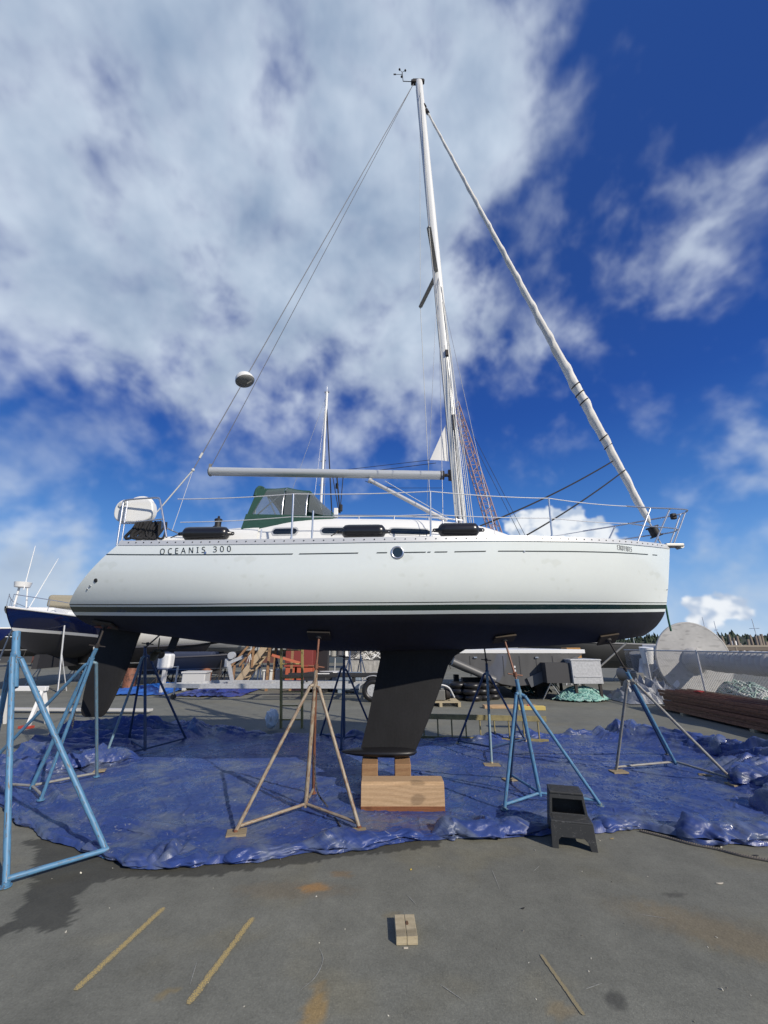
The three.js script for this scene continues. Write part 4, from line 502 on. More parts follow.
// ---------------------------------------------------------------- things carried on the sailboat
{
  // fenders lying on the side deck
  const fender = (x0, x1, y, zo, label, tilt = 0) => {
    const L = x1 - x0, r = 0.096, t = thing('fender', label, 'fender', [(x0 + x1) / 2, y, ZB + zo], 0, 'black fenders lying on the side deck'); t.rotation.z = tilt; t.rotation.y = -0.03;
    const pr = [[0.001, -L / 2], [0.025, -L / 2], [0.03, -L / 2 + 0.04], [0.06, -L / 2 + 0.055], [r * 0.93, -L / 2 + 0.085], [r, -L / 2 + 0.13], [r, 0], [r, L / 2 - 0.13], [r * 0.93, L / 2 - 0.085], [0.06, L / 2 - 0.055], [0.03, L / 2 - 0.04], [0.025, L / 2], [0.001, L / 2]].map(([a, b]) => new THREE.Vector2(a, b)); const g = new THREE.LatheGeometry(pr, 28); g.rotateZ(-Math.PI / 2); put('body', g, phys([0.013, 0.013, 0.015], 0.3, { clearcoat: 0.3, clearcoatRoughness: 0.2 }), t);
    for (const s of [-1, 1]) { const e = new THREE.TorusGeometry(0.018, 0.009, 6, 14); e.translate(s * (L / 2 + 0.008), 0, 0); put('eye', e, M.black, t); }
    put('lanyard', tube([V(-L / 2 - 0.01, 0, 0), V(-L / 2 - 0.06, -0.04, 0.03), V(-L / 2 - 0.09, -0.07, 0.06)], 0.008, 12, 5), M.black, t);
  };
  const deckY = (x, zo) => hull.sheer((x + 3.72) / 8.46) - 0.012 + 0.05 * hull.beam((x + 3.72) / 8.46) * (1 - (zo / hull.beam((x + 3.72) / 8.46)) ** 2);
  const f = (a, b, zo, l) => fender(a, b, deckY((a + b) / 2, zo) + 0.165, zo, l);
  f(-2.80, -2.08, 1.20, 'black fender lying on deck near the stern, left of the green spray hood'); f(-0.60, 0.06, 1.38, 'black fender lying on deck in front of the cabin windows'); f(0.68, 1.30, 1.38, 'black fender lying on deck beside the foot of the mast');
  // white buoy cases on the stern rail
  const caseM = phys([0.72, 0.72, 0.69], 0.35, { clearcoat: 0.2 });
  { const c = bp(136.5, 512, 0.86), t = thing('buoy_case', 'white plastic lifebuoy case on the stern rail', 'lifebuoy', [c.x, c.y - 0.17, ZB + c.z + 0.02]); const W = 0.53, Hh = 0.315, s = new THREE.Shape(), r = 0.15, w = W / 2, h = Hh / 2; s.moveTo(-w + r, -h); s.lineTo(w - r * 1.2, -h); s.quadraticCurveTo(w, -h, w, 0); s.quadraticCurveTo(w - 0.02, h * 0.9, w - 0.09, h); s.lineTo(-w + r, h); s.quadraticCurveTo(-w, h, -w, 0); s.quadraticCurveTo(-w, -h, -w + r, -h); const g = new THREE.ExtrudeGeometry(s, { depth: 0.09, bevelEnabled: true, bevelSize: 0.02, bevelThickness: 0.02, bevelSegments: 4, curveSegments: 20 }); g.translate(0, 0.17, -0.05); put('shell', g, caseM, t); const k = new THREE.CylinderGeometry(0.035, 0.035, 0.02, 16); k.rotateX(Math.PI / 2); k.translate(-0.19, 0.25, 0.07); put('cap', k, std([0.45, 0.45, 0.43], 0.5), t); const lid = new THREE.SphereGeometry(0.2, 24, 12, 0, Math.PI * 2, 0, Math.PI / 2); lid.scale(1.05, 0.8, 0.35); lid.translate(0.0, 0.285, -0.09); put('lid', lid, caseM, t); put('hinge', box(0.4, 0.025, 0.02, 0, 0.32, 0.03, 0.006), std([0.4, 0.4, 0.4], 0.5), t); }
  { const c = bp(142, 541, 0.95), t = thing('rope_coils', 'black hoses and coiled rope hanging under the white case on the stern rail', 'rope', [c.x, c.y + 0.02, ZB + c.z]); const r = rng(9); for (let k = 0; k < 9; k++) { const x = -0.18 + 0.045 * k, x2 = -0.22 + 0.05 * k + 0.1 * (r() - 0.5); put('loop', tube([V(x + 0.06, 0.27, 0.02 * (k % 3)), V(x + 0.03 + 0.04 * (r() - 0.5), 0.16, 0.03), V(x2, 0.03 + 0.04 * r(), 0.03 * (k % 2)), V(x2 + 0.09, 0.02, 0.02), V(x + 0.13, 0.15, 0), V(x + 0.12, 0.26, 0)], 0.014 + 0.01 * r(), 28, 6), M.darkRope, t); } const e = new THREE.SphereGeometry(0.1, 14, 10); e.scale(0.9, 1.35, 0.5); e.translate(0.06, 0.12, -0.03); put('bag', e, M.black, t); }
}
// ================================================================ BOAT STANDS
const G = (px, py) => gnd(px, py);
// head: where the pad meets the hull (world), or null for a spare stand; apex: leg collar; hub: lower end of the centre post; feet: on the ground
M.padWood = std([0.06, 0.045, 0.03], 0.9);
function stand(label, m, o) {
  const c = o.feet.reduce((s, f) => s.add(f), V(0, 0, 0)).multiplyScalar(1 / o.feet.length); c.y = 0;
  const t = thing('boat_stand', label, 'boat stand', [c.x, 0, c.z], 0, 'tripod boat stands'), L = (v) => v.clone().sub(c);
  const R = o.r ?? 0.0225, apex = L(o.apex), up = (o.hub ? o.apex.clone().sub(o.hub) : o.apex.clone().sub(o.feet[0])).normalize(), top = apex.clone().addScaledVector(up, o.top ?? 0.16), g0 = o.lift ?? 0.045;
  const hub = o.hub ? L(o.hub).setY(o.hubY ?? 0.10) : null;
  if (hub) put('post', bar(hub, top, R * 1.12, R * 1.12, 14), m.post ?? m.leg, t); else put('post', bar(apex.clone().addScaledVector(up, -0.35), top, R * 1.25, R * 1.25, 14), m.post ?? m.leg, t);
  o.feet.forEach((f, i) => {
    const F = L(f).setY(g0 + 0.012), d = F.clone().setY(0).normalize(), a = apex.clone().add(V(d.x * R * 1.2, -0.02 * i, d.z * R * 1.2));
    const kink = a.clone().add(V(d.x * 0.05, -0.03, d.z * 0.05)).lerp(a, 0.2);
    put('leg', [bar(F, kink, R * 0.92, R * 0.92, 12), bar(kink, apex.clone().addScaledVector(up, -0.02 * i), R * 0.92, R * 0.92, 12)], (m.legs ?? [])[i] ?? m.leg, t);
    put('foot_plate', [bar(V(F.x, g0 - 0.004, F.z), V(F.x, g0 + 0.006, F.z), 0.045, 0.045, 16), bar(V(F.x, g0, F.z), V(F.x, g0 + 0.03, F.z), R * 1.05, R * 1.05, 12)], m.foot ?? m.leg, t);
  });
  if (hub) { o.feet.forEach((f, i) => { if (o.braces && !o.braces[i]) return; const F = L(f).setY(g0 + 0.05); put('brace', bar(hub.clone().add(V(0, 0.03, 0)), F.lerp(hub, 0.02), R * 0.72, R * 0.72, 10), m.brace ?? m.leg, t); }); }
  else if (o.pairs) for (const [i, j] of o.pairs) put('brace', bar(L(o.feet[i]).setY(g0 + 0.05), L(o.feet[j]).setY(g0 + 0.05), R * 0.8, R * 0.8, 10), m.brace ?? m.leg, t);
  put('collar', [bar(apex.clone().addScaledVector(up, -0.06), apex.clone().addScaledVector(up, 0.03), R * 1.5, R * 1.5, 14)], m.leg, t);
  if (o.head) {
    const H = L(o.head), n = o.normal; put('screw', bar(top.clone().addScaledVector(up, -0.03), H.clone().addScaledVector(n, 0.035), R * 0.62, R * 0.62, 12), m.screw ?? M.darkIron, t);
    const nut = top.clone().lerp(H, 0.1); put('nut_handle', [bar(nut.clone().add(V(-0.1, 0.015, 0.02)), nut.clone().add(V(0.1, -0.01, -0.02)), 0.009), bar(nut.clone().addScaledVector(up, -0.02), nut.clone().addScaledVector(up, 0.03), R * 1.2, R * 1.2, 8)], m.screw ?? M.darkIron, t);
    const q = new THREE.Quaternion().setFromUnitVectors(Y1, n.clone().negate()), pad = box(0.3, 0.025, 0.22, 0, 0, 0, 0.008); pad.applyQuaternion(q); const pc = H.clone().addScaledVector(n, 0.016); pad.translate(pc.x, pc.y, pc.z); put('pad', pad, m.pad ?? M.padWood, t);
    const sw = new THREE.CylinderGeometry(0.05, 0.035, 0.03, 12); sw.applyQuaternion(q); const sc = H.clone().addScaledVector(n, 0.04); sw.translate(sc.x, sc.y, sc.z); put('pad_socket', sw, M.darkIron, t);
  }
  return t;
}
const contact = (x, zo) => { const y = hull.bottomY(x, zo), s = Math.sign(zo), n = hull.nrm(hull.u(x, y), y, s); return { head: V(x, y, ZB + zo).addScaledVector(n, 0.004), normal: n }; };
{
  stand('tall light blue spare boat stand outside the tarpaulin edge, touching no hull', { leg: M.blueStand }, { apex: at(15.5, 655, 4.5), top: 0.26, r: 0.028, feet: [G(5, 888), G(107, 857), V(-4.45, 0, -5.25)], pairs: [[0, 1]], lift: 0.012 });
  stand('light blue boat stand under the stern of the sailboat, in front of the rudder', { leg: M.blueStand, legs: [M.blueStand, M.tealStand, M.blueStand], brace: M.greyStand }, { ...contact(-4.05, 0.45), apex: at(91, 660, 5.85), hub: G(29, 797), feet: [G(40, 804), G(96, 780), V(-5.75, 0, -6.45)], r: 0.023 });
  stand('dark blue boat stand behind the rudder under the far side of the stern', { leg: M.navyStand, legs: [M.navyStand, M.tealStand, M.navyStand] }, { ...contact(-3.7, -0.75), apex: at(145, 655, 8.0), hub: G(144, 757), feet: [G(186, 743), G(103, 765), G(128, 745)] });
  stand('rusty tan boat stand under the hull just left of the keel', { leg: M.tanStand, legs: [M.tanStand, M.tanStand, M.rust], post: M.tanStand, foot: M.rust, screw: M.rust, pad: std([0.02, 0.016, 0.013], 0.9) }, { ...contact(-0.85, 1.0), apex: at(315, 684, 5.45), hub: G(305, 817), feet: [G(235, 838), G(359, 834), G(313, 797)] });
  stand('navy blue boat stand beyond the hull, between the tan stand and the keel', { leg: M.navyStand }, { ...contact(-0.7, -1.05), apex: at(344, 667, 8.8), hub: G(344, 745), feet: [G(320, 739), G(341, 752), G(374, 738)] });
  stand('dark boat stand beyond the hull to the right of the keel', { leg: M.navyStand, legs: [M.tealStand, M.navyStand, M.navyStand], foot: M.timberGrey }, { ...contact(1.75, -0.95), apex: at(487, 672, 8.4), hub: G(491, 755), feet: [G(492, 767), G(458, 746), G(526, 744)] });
  stand('light blue boat stand with a wooden pad under the forward hull, behind the step stool', { leg: M.tealStand, legs: [M.blueStand, M.blueStand, M.navyStand], post: M.blueStand, brace: M.blueStand, screw: M.rust }, { ...contact(1.68, 0.62), apex: at(519, 692, 5.7), hub: G(541, 805), feet: [G(505, 814), G(601, 810), G(511, 782)] });
  stand('blue and grey boat stand leaning under the bow', { leg: M.greyStand, legs: [M.greyStand, M.greyStand, M.navyStand], post: M.blueStand, brace: M.greyStand }, { ...contact(3.42, 0.07), apex: at(631, 680, 6.55), hub: G(677, 771), feet: [G(617, 774), G(736, 787), G(668, 757)] });
}
// scrap wood pads under some stand feet
{
  const pad = (px, py, w, d, turn, label) => { const p = gnd(px, py), o = put('wood_pad', box(w, 0.022, d, 0, 0, 0, 0.004), M.plywood); o.position.set(p.x, 0.045, p.z); o.rotation.y = turn; tag(o, label, 'wood pad', 'scrap wood pads under the stands'); };
  pad(236, 838, 0.2, 0.17, 0.25, 'scrap plywood pad under the left foot of the tan stand'); pad(619, 775, 0.24, 0.16, 0.1, 'scrap plywood pad under the left foot of the bow stand'); pad(492, 768, 0.26, 0.16, -0.05, 'scrap plywood pad under the dark stand right of the keel'); pad(738, 788, 0.25, 0.16, 0.1, 'scrap plywood pad under the right foot of the bow stand'); pad(99, 774, 0.16, 0.12, 0.4, 'rusty brown pad under the blue stern stand'); pad(510, 783, 0.2, 0.13, 0.3, 'scrap plywood pad behind the light blue stand'); pad(359, 836, 0.15, 0.11, 0.1, 'scrap plywood pad under the right foot of the tan stand'); pad(708, 779, 0.22, 0.09, -0.5, 'loose scrap of wood lying by the bow stand');
}
// ---------------------------------------------------------------- chains and ropes
function chainAlong(pts, pitch, r, w) { const c = new THREE.CatmullRomCurve3(pts), L = c.getLength(), n = Math.floor(L / pitch), gs = []; for (let i = 0; i < n; i++) { const t = (i + 0.5) / n, p = c.getPointAt(t), d = c.getTangentAt(t), g = new THREE.TorusGeometry(w, r, 5, 10); g.scale(1, pitch * 0.78 / w * 0.9, 1); g.rotateY(i % 2 ? Math.PI / 2 : 0); g.applyQuaternion(new THREE.Quaternion().setFromUnitVectors(Y1, d)); g.translate(p.x, p.y, p.z); gs.push(g); } return merge(gs); }
{
  const a = at(314, 755, 5.55), b = gnd(327, 812), c = gnd(341, 833); tag(put('chain', chainAlong([a, at(317, 790, 5.45), b.setY(0.06), c.setY(0.05)], 0.026, 0.0035, 0.009), M.chain), 'thin steel chain hanging from the rusty tan stand to the tarpaulin', 'chain');
  const e = at(86, 664, 6.35), f = gnd(62, 760).setY(0.5); tag(put('chain', chainAlong([at(82, 668, 6.3), at(77, 700, 6.4), at(72, 728, 6.5)], 0.03, 0.004, 0.01), M.chain), 'thin steel chain hanging from the blue stern stand', 'chain');
  // twisted rope lying along the tarpaulin edge
  const pts = [[640, 832], [664, 838], [690, 845], [715, 850], [742, 857], [768, 862], [820, 872]].map(([x, y]) => gnd(x, y).setY(0.014)), cv = new THREE.CatmullRomCurve3(pts), gs = []; for (let s = 0; s < 3; s++) { const q = []; for (let i = 0; i <= 260; i++) { const t = i / 260, p = cv.getPointAt(t), th = t * 150 + s * 2.094; q.push(p.add(V(0.006 * Math.cos(th) * 0.6, 0.006 * Math.sin(th), 0.006 * Math.cos(th)))); } gs.push(tube(q, 0.0075, 520, 5)); } tag(put('twisted_rope', gs, std([0.16, 0.14, 0.12], 0.95)), 'grey twisted rope lying on the asphalt along the tarpaulin edge', 'rope');
}
// ---------------------------------------------------------------- timber under the keel
{
  const timber = (w, h, d, x, y, z, turn, m, label, rough = 0.012) => { const g = box(w, h, d, 0, h / 2, 0, rough); const o = put('timber_block', g, m); o.position.set(x, y, z); o.rotation.y = turn; return tag(o, label, 'timber block', 'timber blocks under the keel'); };
  const fl = gnd(361, 812, 0.016), fr = gnd(445, 812, 0.016), w = fr.x - fl.x, zf = fl.z;
  // the big timber has a chamfered top edge and a reddish lower edge
  { const t = thing('timber_beam', 'big squared timber with bevelled top edge lying in front of the keel', 'timber beam', [(fl.x + fr.x) / 2, 0.017, zf - 0.15], 0.0); const hgt = 0.30, pr = [[0, 0], [0.30, 0], [0.30, hgt - 0.03], [0.27, hgt], [0.05, hgt], [0, hgt - 0.06]]; const g = extrude(pr.map(([a, b]) => [-a, b]), w, 0.003); g.rotateY(Math.PI / 2); g.translate(-w / 2, 0, 0.15 - 0.30); g.rotateY(0); const p = g.attributes.position, uv = g.attributes.uv, n = g.attributes.normal; let zmin = 9, zmax = -9; for (let i = 0; i < p.count; i++) { zmin = Math.min(zmin, p.getZ(i)); zmax = Math.max(zmax, p.getZ(i)); } for (let i = 0; i < p.count; i++) uv.setXY(i, p.getX(i) * 0.7, (Math.abs(n.getY(i)) > 0.6 ? p.getZ(i) : p.getY(i)) * 1.3 + 0.1); g.translate(0, 0, -(zmin + zmax) / 2); put('beam', g, M.timber, t); const low = box(w + 0.006, 0.055, 0.31, 0, 0.029, 0, 0.004); put('stained_edge', low, std([1, 1, 1], 0.85, 0, { map: woodTex([0.24, 0.09, 0.035], [0.15, 0.055, 0.02], 44) }), t).userData.label = 'reddish stained lower edge'; }
  const kb = bp(362, 748).y - 0.115, z1 = ZB + 0.36;
  const b1 = at(369, 786, -z1 - 0.0), b2 = at(403.5, 786, -z1);
  timber(0.22, kb - 0.02, 0.62, b1.x, 0.017, z1 - 0.33, 0.02, M.timberBrown, 'short upright timber under the keel bulb, behind the left end of the big timber', 0.015);
  timber(0.22, kb - 0.02, 0.62, b2.x, 0.017, z1 - 0.33, -0.02, M.timberBrown, 'short upright timber under the keel bulb, behind the middle of the big timber', 0.015);
  // two short planks nailed together, alone on the asphalt
  const p = gnd(406.5, 946), t = thing('wood_offcut', 'short offcut of two nailed planks lying alone on the asphalt', 'wood offcut', [p.x, 0.0, p.z - 0.12], 0.03); for (const s of [-1, 1]) put('plank', box(0.071, 0.047, 0.235, s * 0.0365, 0.0245, 0, 0.004), M.timberGrey, t); put('knot', (() => { const k = new THREE.CylinderGeometry(0.014, 0.016, 0.004, 12); k.scale(0.7, 1, 1.5); k.translate(0.012, 0.049, -0.02); return k; })(), std([0.13, 0.07, 0.035], 0.9), t); put('chip', box(0.03, 0.006, 0.012, -0.01, 0.004, 0.145, 0.002), std([0.5, 0.45, 0.36], 0.9), t);
}
// ---------------------------------------------------------------- black plastic step stool
{
  const A = gnd(552.5, 847), B = gnd(597.5, 852), dx = B.clone().sub(A), turn = -Math.atan2(dx.z, dx.x), W = dx.length(), c = A.clone().lerp(B, 0.5);
  const t = thing('step_stool', 'scuffed black plastic two-step stool standing at the tarpaulin edge', 'step stool', [c.x, 0, c.z], turn);
  const m = std([1, 1, 1], 0.6, 0, { map: colourTex(256, 256, (u, v) => { const s = sst(0.35, 0.75, per(u, v, 9, 3) * 0.5 + per(u, v, 45, 4) * 0.5), d = sst(0.95, 1.1, per(u, v, 40, 8)); return [0.034, 0.035, 0.035].map((q, i) => q + 0.05 * s + d * [0.18, 0.17, 0.14][i]); }) });
  const w = W * 0.5, D1 = 0.17, h1 = 0.225, h2 = 0.43, D2 = 0.36;
  // front riser with an arch cut below, then the upper riser with its wide opening, side walls, two treads
  const plate = (outline, holes, th) => { const s = new THREE.Shape(outline.map(([x, y]) => new THREE.Vector2(x, y))); for (const h of holes) s.holes.push(new THREE.Path(h.map(([x, y]) => new THREE.Vector2(x, y)))); const g = new THREE.ExtrudeGeometry(s, { depth: th, bevelEnabled: true, bevelSize: 0.004, bevelThickness: 0.004, bevelSegments: 2 }); const uv = g.attributes.uv, p = g.attributes.position; for (let i = 0; i < p.count; i++) uv.setXY(i, p.getX(i) * 2 + p.getZ(i) * 2, p.getY(i) * 2); return g; };
  const tw = w * 0.90;
  put('front_riser', plate([[-w, 0], [-w + 0.055, 0], [-w + 0.06, 0.07], [-w + 0.09, 0.10], [w - 0.10, 0.10], [w - 0.07, 0.07], [w - 0.05, 0], [w, 0], [tw + 0.01, h1 - 0.012], [-tw - 0.01, h1 - 0.012]], [], 0.014), m, t);
  const tread = (hw, y, z0, z1) => { const gs = []; const n = 5; gs.push(box(hw * 2, 0.022, z0 - z1, 0, y, (z0 + z1) / 2, 0.008)); for (let i = 0; i < n; i++) gs.push(box(hw * 1.7, 0.006, 0.014, 0, y + 0.012, lerp(z0 - 0.03, z1 + 0.03, i / (n - 1)), 0.002)); return merge(gs); };
  put('step', tread(tw + 0.012, h1, 0.02, -D1), m, t); put('step', tread(tw * 0.9, h2, -D1 + 0.035, -D2 - 0.01), m, t);
  const up = plate([[-tw, h1 + 0.005], [tw, h1 + 0.005], [tw * 0.88, h2 - 0.012], [-tw * 0.88, h2 - 0.012]], [[[-tw * 0.88, h1 + 0.02], [-tw * 0.80, h2 - 0.05], [tw * 0.80, h2 - 0.05], [tw * 0.88, h1 + 0.02]]], 0.012); up.translate(0, 0, -D1 + 0.01); put('upper_riser', up, m, t);
  const side = (s) => { const pr = [[0.004, 0], [-0.07, 0], [-0.10, 0.10], [-D2 + 0.08, 0.10], [-D2 + 0.03, 0], [-D2 - 0.05, 0], [-D2 - 0.01, h2 - 0.014], [-D1 + 0.02, h2 - 0.014], [-D1 + 0.01, h1 - 0.014], [0.004, h1 - 0.014]]; const g = plate(pr, [], 0.012); g.rotateY(-Math.PI / 2); const p = g.attributes.position; for (let i = 0; i < p.count; i++) { const y = p.getY(i), k = lerp(w, tw * 0.88, clamp(y / h2)); p.setX(i, s * (k - 0.006) + p.getX(i) * s); } g.computeVertexNormals(); return g; };
  put('side_wall', side(1), m, t); put('side_wall', side(-1), m, t);
  const back = plate([[-w * 0.98, 0], [-w + 0.06, 0], [-w + 0.08, 0.1], [w - 0.08, 0.1], [w - 0.06, 0], [w * 0.98, 0], [tw * 0.86, h2 - 0.014], [-tw * 0.86, h2 - 0.014]], [], 0.012); { const p = back.attributes.position; for (let i = 0; i < p.count; i++) p.setZ(i, p.getZ(i) - D2 - 0.045 + 0.04 * p.getY(i) / h2); back.computeVertexNormals(); } put('back_wall', back, m, t);
}
// ---------------------------------------------------------------- crumpled white plastic bag or jug beyond the tarpaulin
{
  const p = gnd(271, 731), g = new THREE.IcosahedronGeometry(0.17, 2), P = g.attributes.position; for (let i = 0; i < P.count; i++) { const k = 1 + 0.3 * n3(P.getX(i) * 9, P.getY(i) * 9, P.getZ(i) * 9); P.setXYZ(i, P.getX(i) * k * 0.85 + 0.06 * P.getY(i), Math.max(0, (P.getY(i) + 0.19) * 1.25 * (0.7 + 0.3 * k)), P.getZ(i) * k * 0.8); } g.computeVertexNormals(); const o = put('plastic_bag', g, std([0.68, 0.68, 0.68], 0.6, 0, { flatShading: true })); o.position.set(p.x, 0.02, p.z); tag(o, 'crumpled white plastic bag standing behind the tarpaulin', 'plastic bag');
}
// ---------------------------------------------------------------- ladders
function ladder(name, label, m, L, W, rungs, rail = [0.03, 0.085]) { const t = thing(name, label, 'ladder'); for (const s of [-1, 1]) put('rail', box(rail[0], L, rail[1], s * W / 2, L / 2, 0, 0.004), m, t); for (let i = 0; i < rungs; i++) put('rung', bar(V(-W / 2, (i + 0.6) * L / (rungs + 0.2), 0), V(W / 2, (i + 0.6) * L / (rungs + 0.2), 0), 0.016), m, t); return t; }
{
  const olive = std([0.34, 0.27, 0.10], 0.7), yel = std([1, 1, 1], 0.7, 0, { map: colourTex(128, 256, (u, v) => { const g = 1 + 0.25 * per(u, v, 8, 4) + 0.15 * per(u, v, 40, 5); return [0.24 * g, 0.20 * g, 0.09 * g]; }) });
  const a = gnd(281, 728), b = gnd(302, 728), l = ladder('yellow_ladder', 'olive yellow ladder leaning against the far side of the hull', olive, 3.4, b.x - a.x, 10, [0.05, 0.09]); l.position.set((a.x + b.x) / 2, 0.0, a.z); l.rotation.x = 0.30;
  // long ladder lying on its edge behind the keel
  const p0 = gnd(416, 740), p1 = gnd(549, 744), top = 0.0, d = p1.clone().sub(p0), Ln = d.length(), k = ladder('long_ladder', 'long yellow ladder lying on its edge behind the keel', yel, Ln, 0.42, 9, [0.10, 0.05]); k.rotation.set(0, 0, 0); const X = d.clone().normalize(), Zl = V(0, 0.0, 1).sub(X.clone().multiplyScalar(X.z)).normalize(), upv = Zl.clone().cross(X).normalize(); const mx = new THREE.Matrix4().makeBasis(upv.y > 0 ? upv : upv.negate(), X, (upv.y > 0 ? upv : upv).clone().cross(X)); k.setRotationFromMatrix(mx); k.position.copy(p0).setY(0.245);
  const s = gnd(536, 733), o = put('yellow_box_level', box(0.62, 0.09, 0.16, 0, 0, 0, 0.01), std([0.55, 0.42, 0.12], 0.6)); o.position.set(s.x, 0.50, s.z - 0.15); o.rotation.y = -0.08; o.userData = {}; const red = put('handle', box(0.13, 0.03, 0.07, -0.02, 0.05, 0, 0.008), std([0.45, 0.06, 0.04], 0.6), o); o.name = 'yellow_level'; tag(o, 'yellow plastic case with a red handle resting on the long ladder', 'case');
}
// ================================================================ BACKGROUND
// ---------------------------------------------------------------- rusty steel planks stacked in front of the fence
{
  const r = rng(31), g1 = (() => { const pr = [[-0.12, 0], [0.12, 0], [0.12, 0.085], [0.105, 0.085], [0.105, 0.015], [-0.105, 0.015], [-0.105, 0.085], [-0.12, 0.085]]; const g = extrude(pr, 1, 0); const uv = g.attributes.uv, p = g.attributes.position; for (let i = 0; i < p.count; i++) uv.setXY(i, p.getX(i) * 2 + p.getY(i) * 3, p.getZ(i) * 6); return g; })();
  const mats = [M.rust, wornPaint([0.17, 0.07, 0.042], [0.26, 0.12, 0.07], 51, 0.2), wornPaint([0.27, 0.13, 0.075], [0.12, 0.05, 0.033], 57, 0.2), wornPaint([0.32, 0.22, 0.14], [0.16, 0.08, 0.045], 63, 0.25)];
  for (let k = 0; k < 6; k++) for (let i = 0; i < 4; i++) { if (k > 0 && k < 5 && i > 1 && false) continue; const L = 6.6 + 0.5 * (r() - 0.5), o = put('steel_plank', g1, mats[k === 5 ? 1 + Math.floor(r() * 3) : Math.floor(r() * 3)]); o.scale.set(1.08, 1, L); o.position.set(8.62 + i * 0.275 + 0.05 * (r() - 0.5), 0.06 + k * 0.091, -13.5 + 0.5 * (r() - 0.5)); o.rotation.y = 0.012 * (r() - 0.5); tag(o, 'long rusty steel plank in the stack beside the chain-link fence', 'steel plank', 'rusty steel planks stacked by the fence'); }
  for (const [z, w] of [[-12.6, 'farthest from the sailboat stands'], [-10.3, 'middle of three'], [-8, 'nearest the picture edge']]) { const o = put('bearer', box(1.2, 0.058, 0.12, 9.05, 0.029, z), M.timberGrey); tag(o, 'wooden bearer under the stack of rusty steel planks, ' + w, 'bearer', 'bearers under the steel planks'); }
  { const o = put('red_rag', (() => { const g = new THREE.SphereGeometry(0.09, 14, 8); const p = g.attributes.position; for (let i = 0; i < p.count; i++) { const k = 1 + 0.35 * n3(p.getX(i) * 12, p.getY(i) * 12, p.getZ(i) * 12); p.setXYZ(i, p.getX(i) * k * 1.5, Math.max(0, p.getY(i) * k * 0.5), p.getZ(i) * k); } g.computeVertexNormals(); return g; })(), std([0.3, 0.03, 0.03], 0.9)); o.position.set(9.1, 0.615, -12.6); tag(o, 'small red rag on top of the rusty steel stack', 'rag'); }
}
// ---------------------------------------------------------------- chain-link fence along the right of the yard
{
  const FX = 9.9, z0 = -17.5, z1 = -6.5, h = 1.71, t = thing('chain_link_fence', 'chain-link fence on the right behind the rusty steel stack', 'fence', [FX, 0, (z0 + z1) / 2]), zz = (z1 - z0) / 2, post = new THREE.CylinderGeometry(0.03, 0.03, h + 0.04, 10);
  for (let k = 0; k < 5; k++) { const p = put('post', post, M.galv, t); p.position.set(0, (h + 0.04) / 2, -zz + 2.62 * k + 1.45); }
  const rail = put('top_rail', bar(V(0.035, h, -zz), V(0.035, h, zz), 0.021), M.galv, t); put('bottom_wire', bar(V(0.035, 0.06, -zz), V(0.035, 0.06, zz), 0.004, 0.004, 5), M.galv, t);
  const gs = [], tri = (a, b) => { const g = new THREE.CylinderGeometry(0.0037, 0.0037, 1, 3, 1, true); const d = b.clone().sub(a); g.scale(1, d.length(), 1); g.applyQuaternion(new THREE.Quaternion().setFromUnitVectors(Y1, d.clone().normalize())); g.translate((a.x + b.x) / 2, (a.y + b.y) / 2, (a.z + b.z) / 2); return g; };
  for (let z = -zz - h; z < zz; z += 0.085) for (const s of [1, -1]) { let a = V(0, 0.05, z), b = V(0, h - 0.02, z + h); if (a.z < -zz) { a.y += -zz - a.z; a.z = -zz; } if (b.z > zz) { b.y -= b.z - zz; b.z = zz; } if (b.z <= a.z) continue; if (s < 0) { a.z *= -1; b.z *= -1; } a.x = b.x = 0.003 * s + 0.028; gs.push(tri(a, b)); }
  const mesh = put('wire_mesh', gs, M.galv, t); mesh.userData.kind = 'stuff';
}
// ---------------------------------------------------------------- big white cable reel behind the fence
{
  const c = at(694, 661, 16), R = 1.36, t = thing('cable_reel', 'huge pale steel cable reel lying on its rim behind the fence', 'cable reel', [c.x, 0, c.z], -0.05);
  const pale = std([1, 1, 1], 0.75, 0, { map: colourTex(512, 512, (u, v) => { const s = per(u, v, 4, 2) * 0.5 + per(u, v, 20, 5) * 0.3, st = sst(0.35, 0.7, per(u * 3, v, 9, 8)); const g = 0.40 + 0.07 * s - 0.09 * st; return [g, g * 0.985, g * 0.94]; }) });
  const disc = new THREE.CylinderGeometry(R, R, 0.07, 64); disc.rotateX(Math.PI / 2); disc.translate(0, R, 0); put('flange', [disc, (() => { const r = new THREE.TorusGeometry(R - 0.02, 0.045, 8, 64); r.translate(0, R, 0); return r; })()], pale, t);
  { const far = disc.clone(); far.translate(0, 0, 7.5); put('flange', far, pale, t); }
  const pr = [[0.46, 0.03], [0.46, 0.14], [0.33, 0.2], [0.31, 0.5], [0.31, 0.95]]; let z = 0.95; const rr = rng(3); for (let k = 0; k < 11; k++) { const w = 0.2 + 0.08 * rr(), b = 0.34 + 0.035 * rr(); pr.push([0.26, z], [0.31, z + w * 0.1], [b, z + w * 0.35], [b, z + w * 0.6], [0.31, z + w * 0.85], [0.26, z + w * 0.98]); z += w; } pr.push([0.31, z + 0.02], [0.31, 7.48]); const lt = new THREE.LatheGeometry(pr.map(([x, y]) => new THREE.Vector2(x, y)), 40); lt.rotateX(Math.PI / 2); lt.translate(0, R, 0); put('drum', lt, pale, t);
  // pale green net heaped beside the reel
}
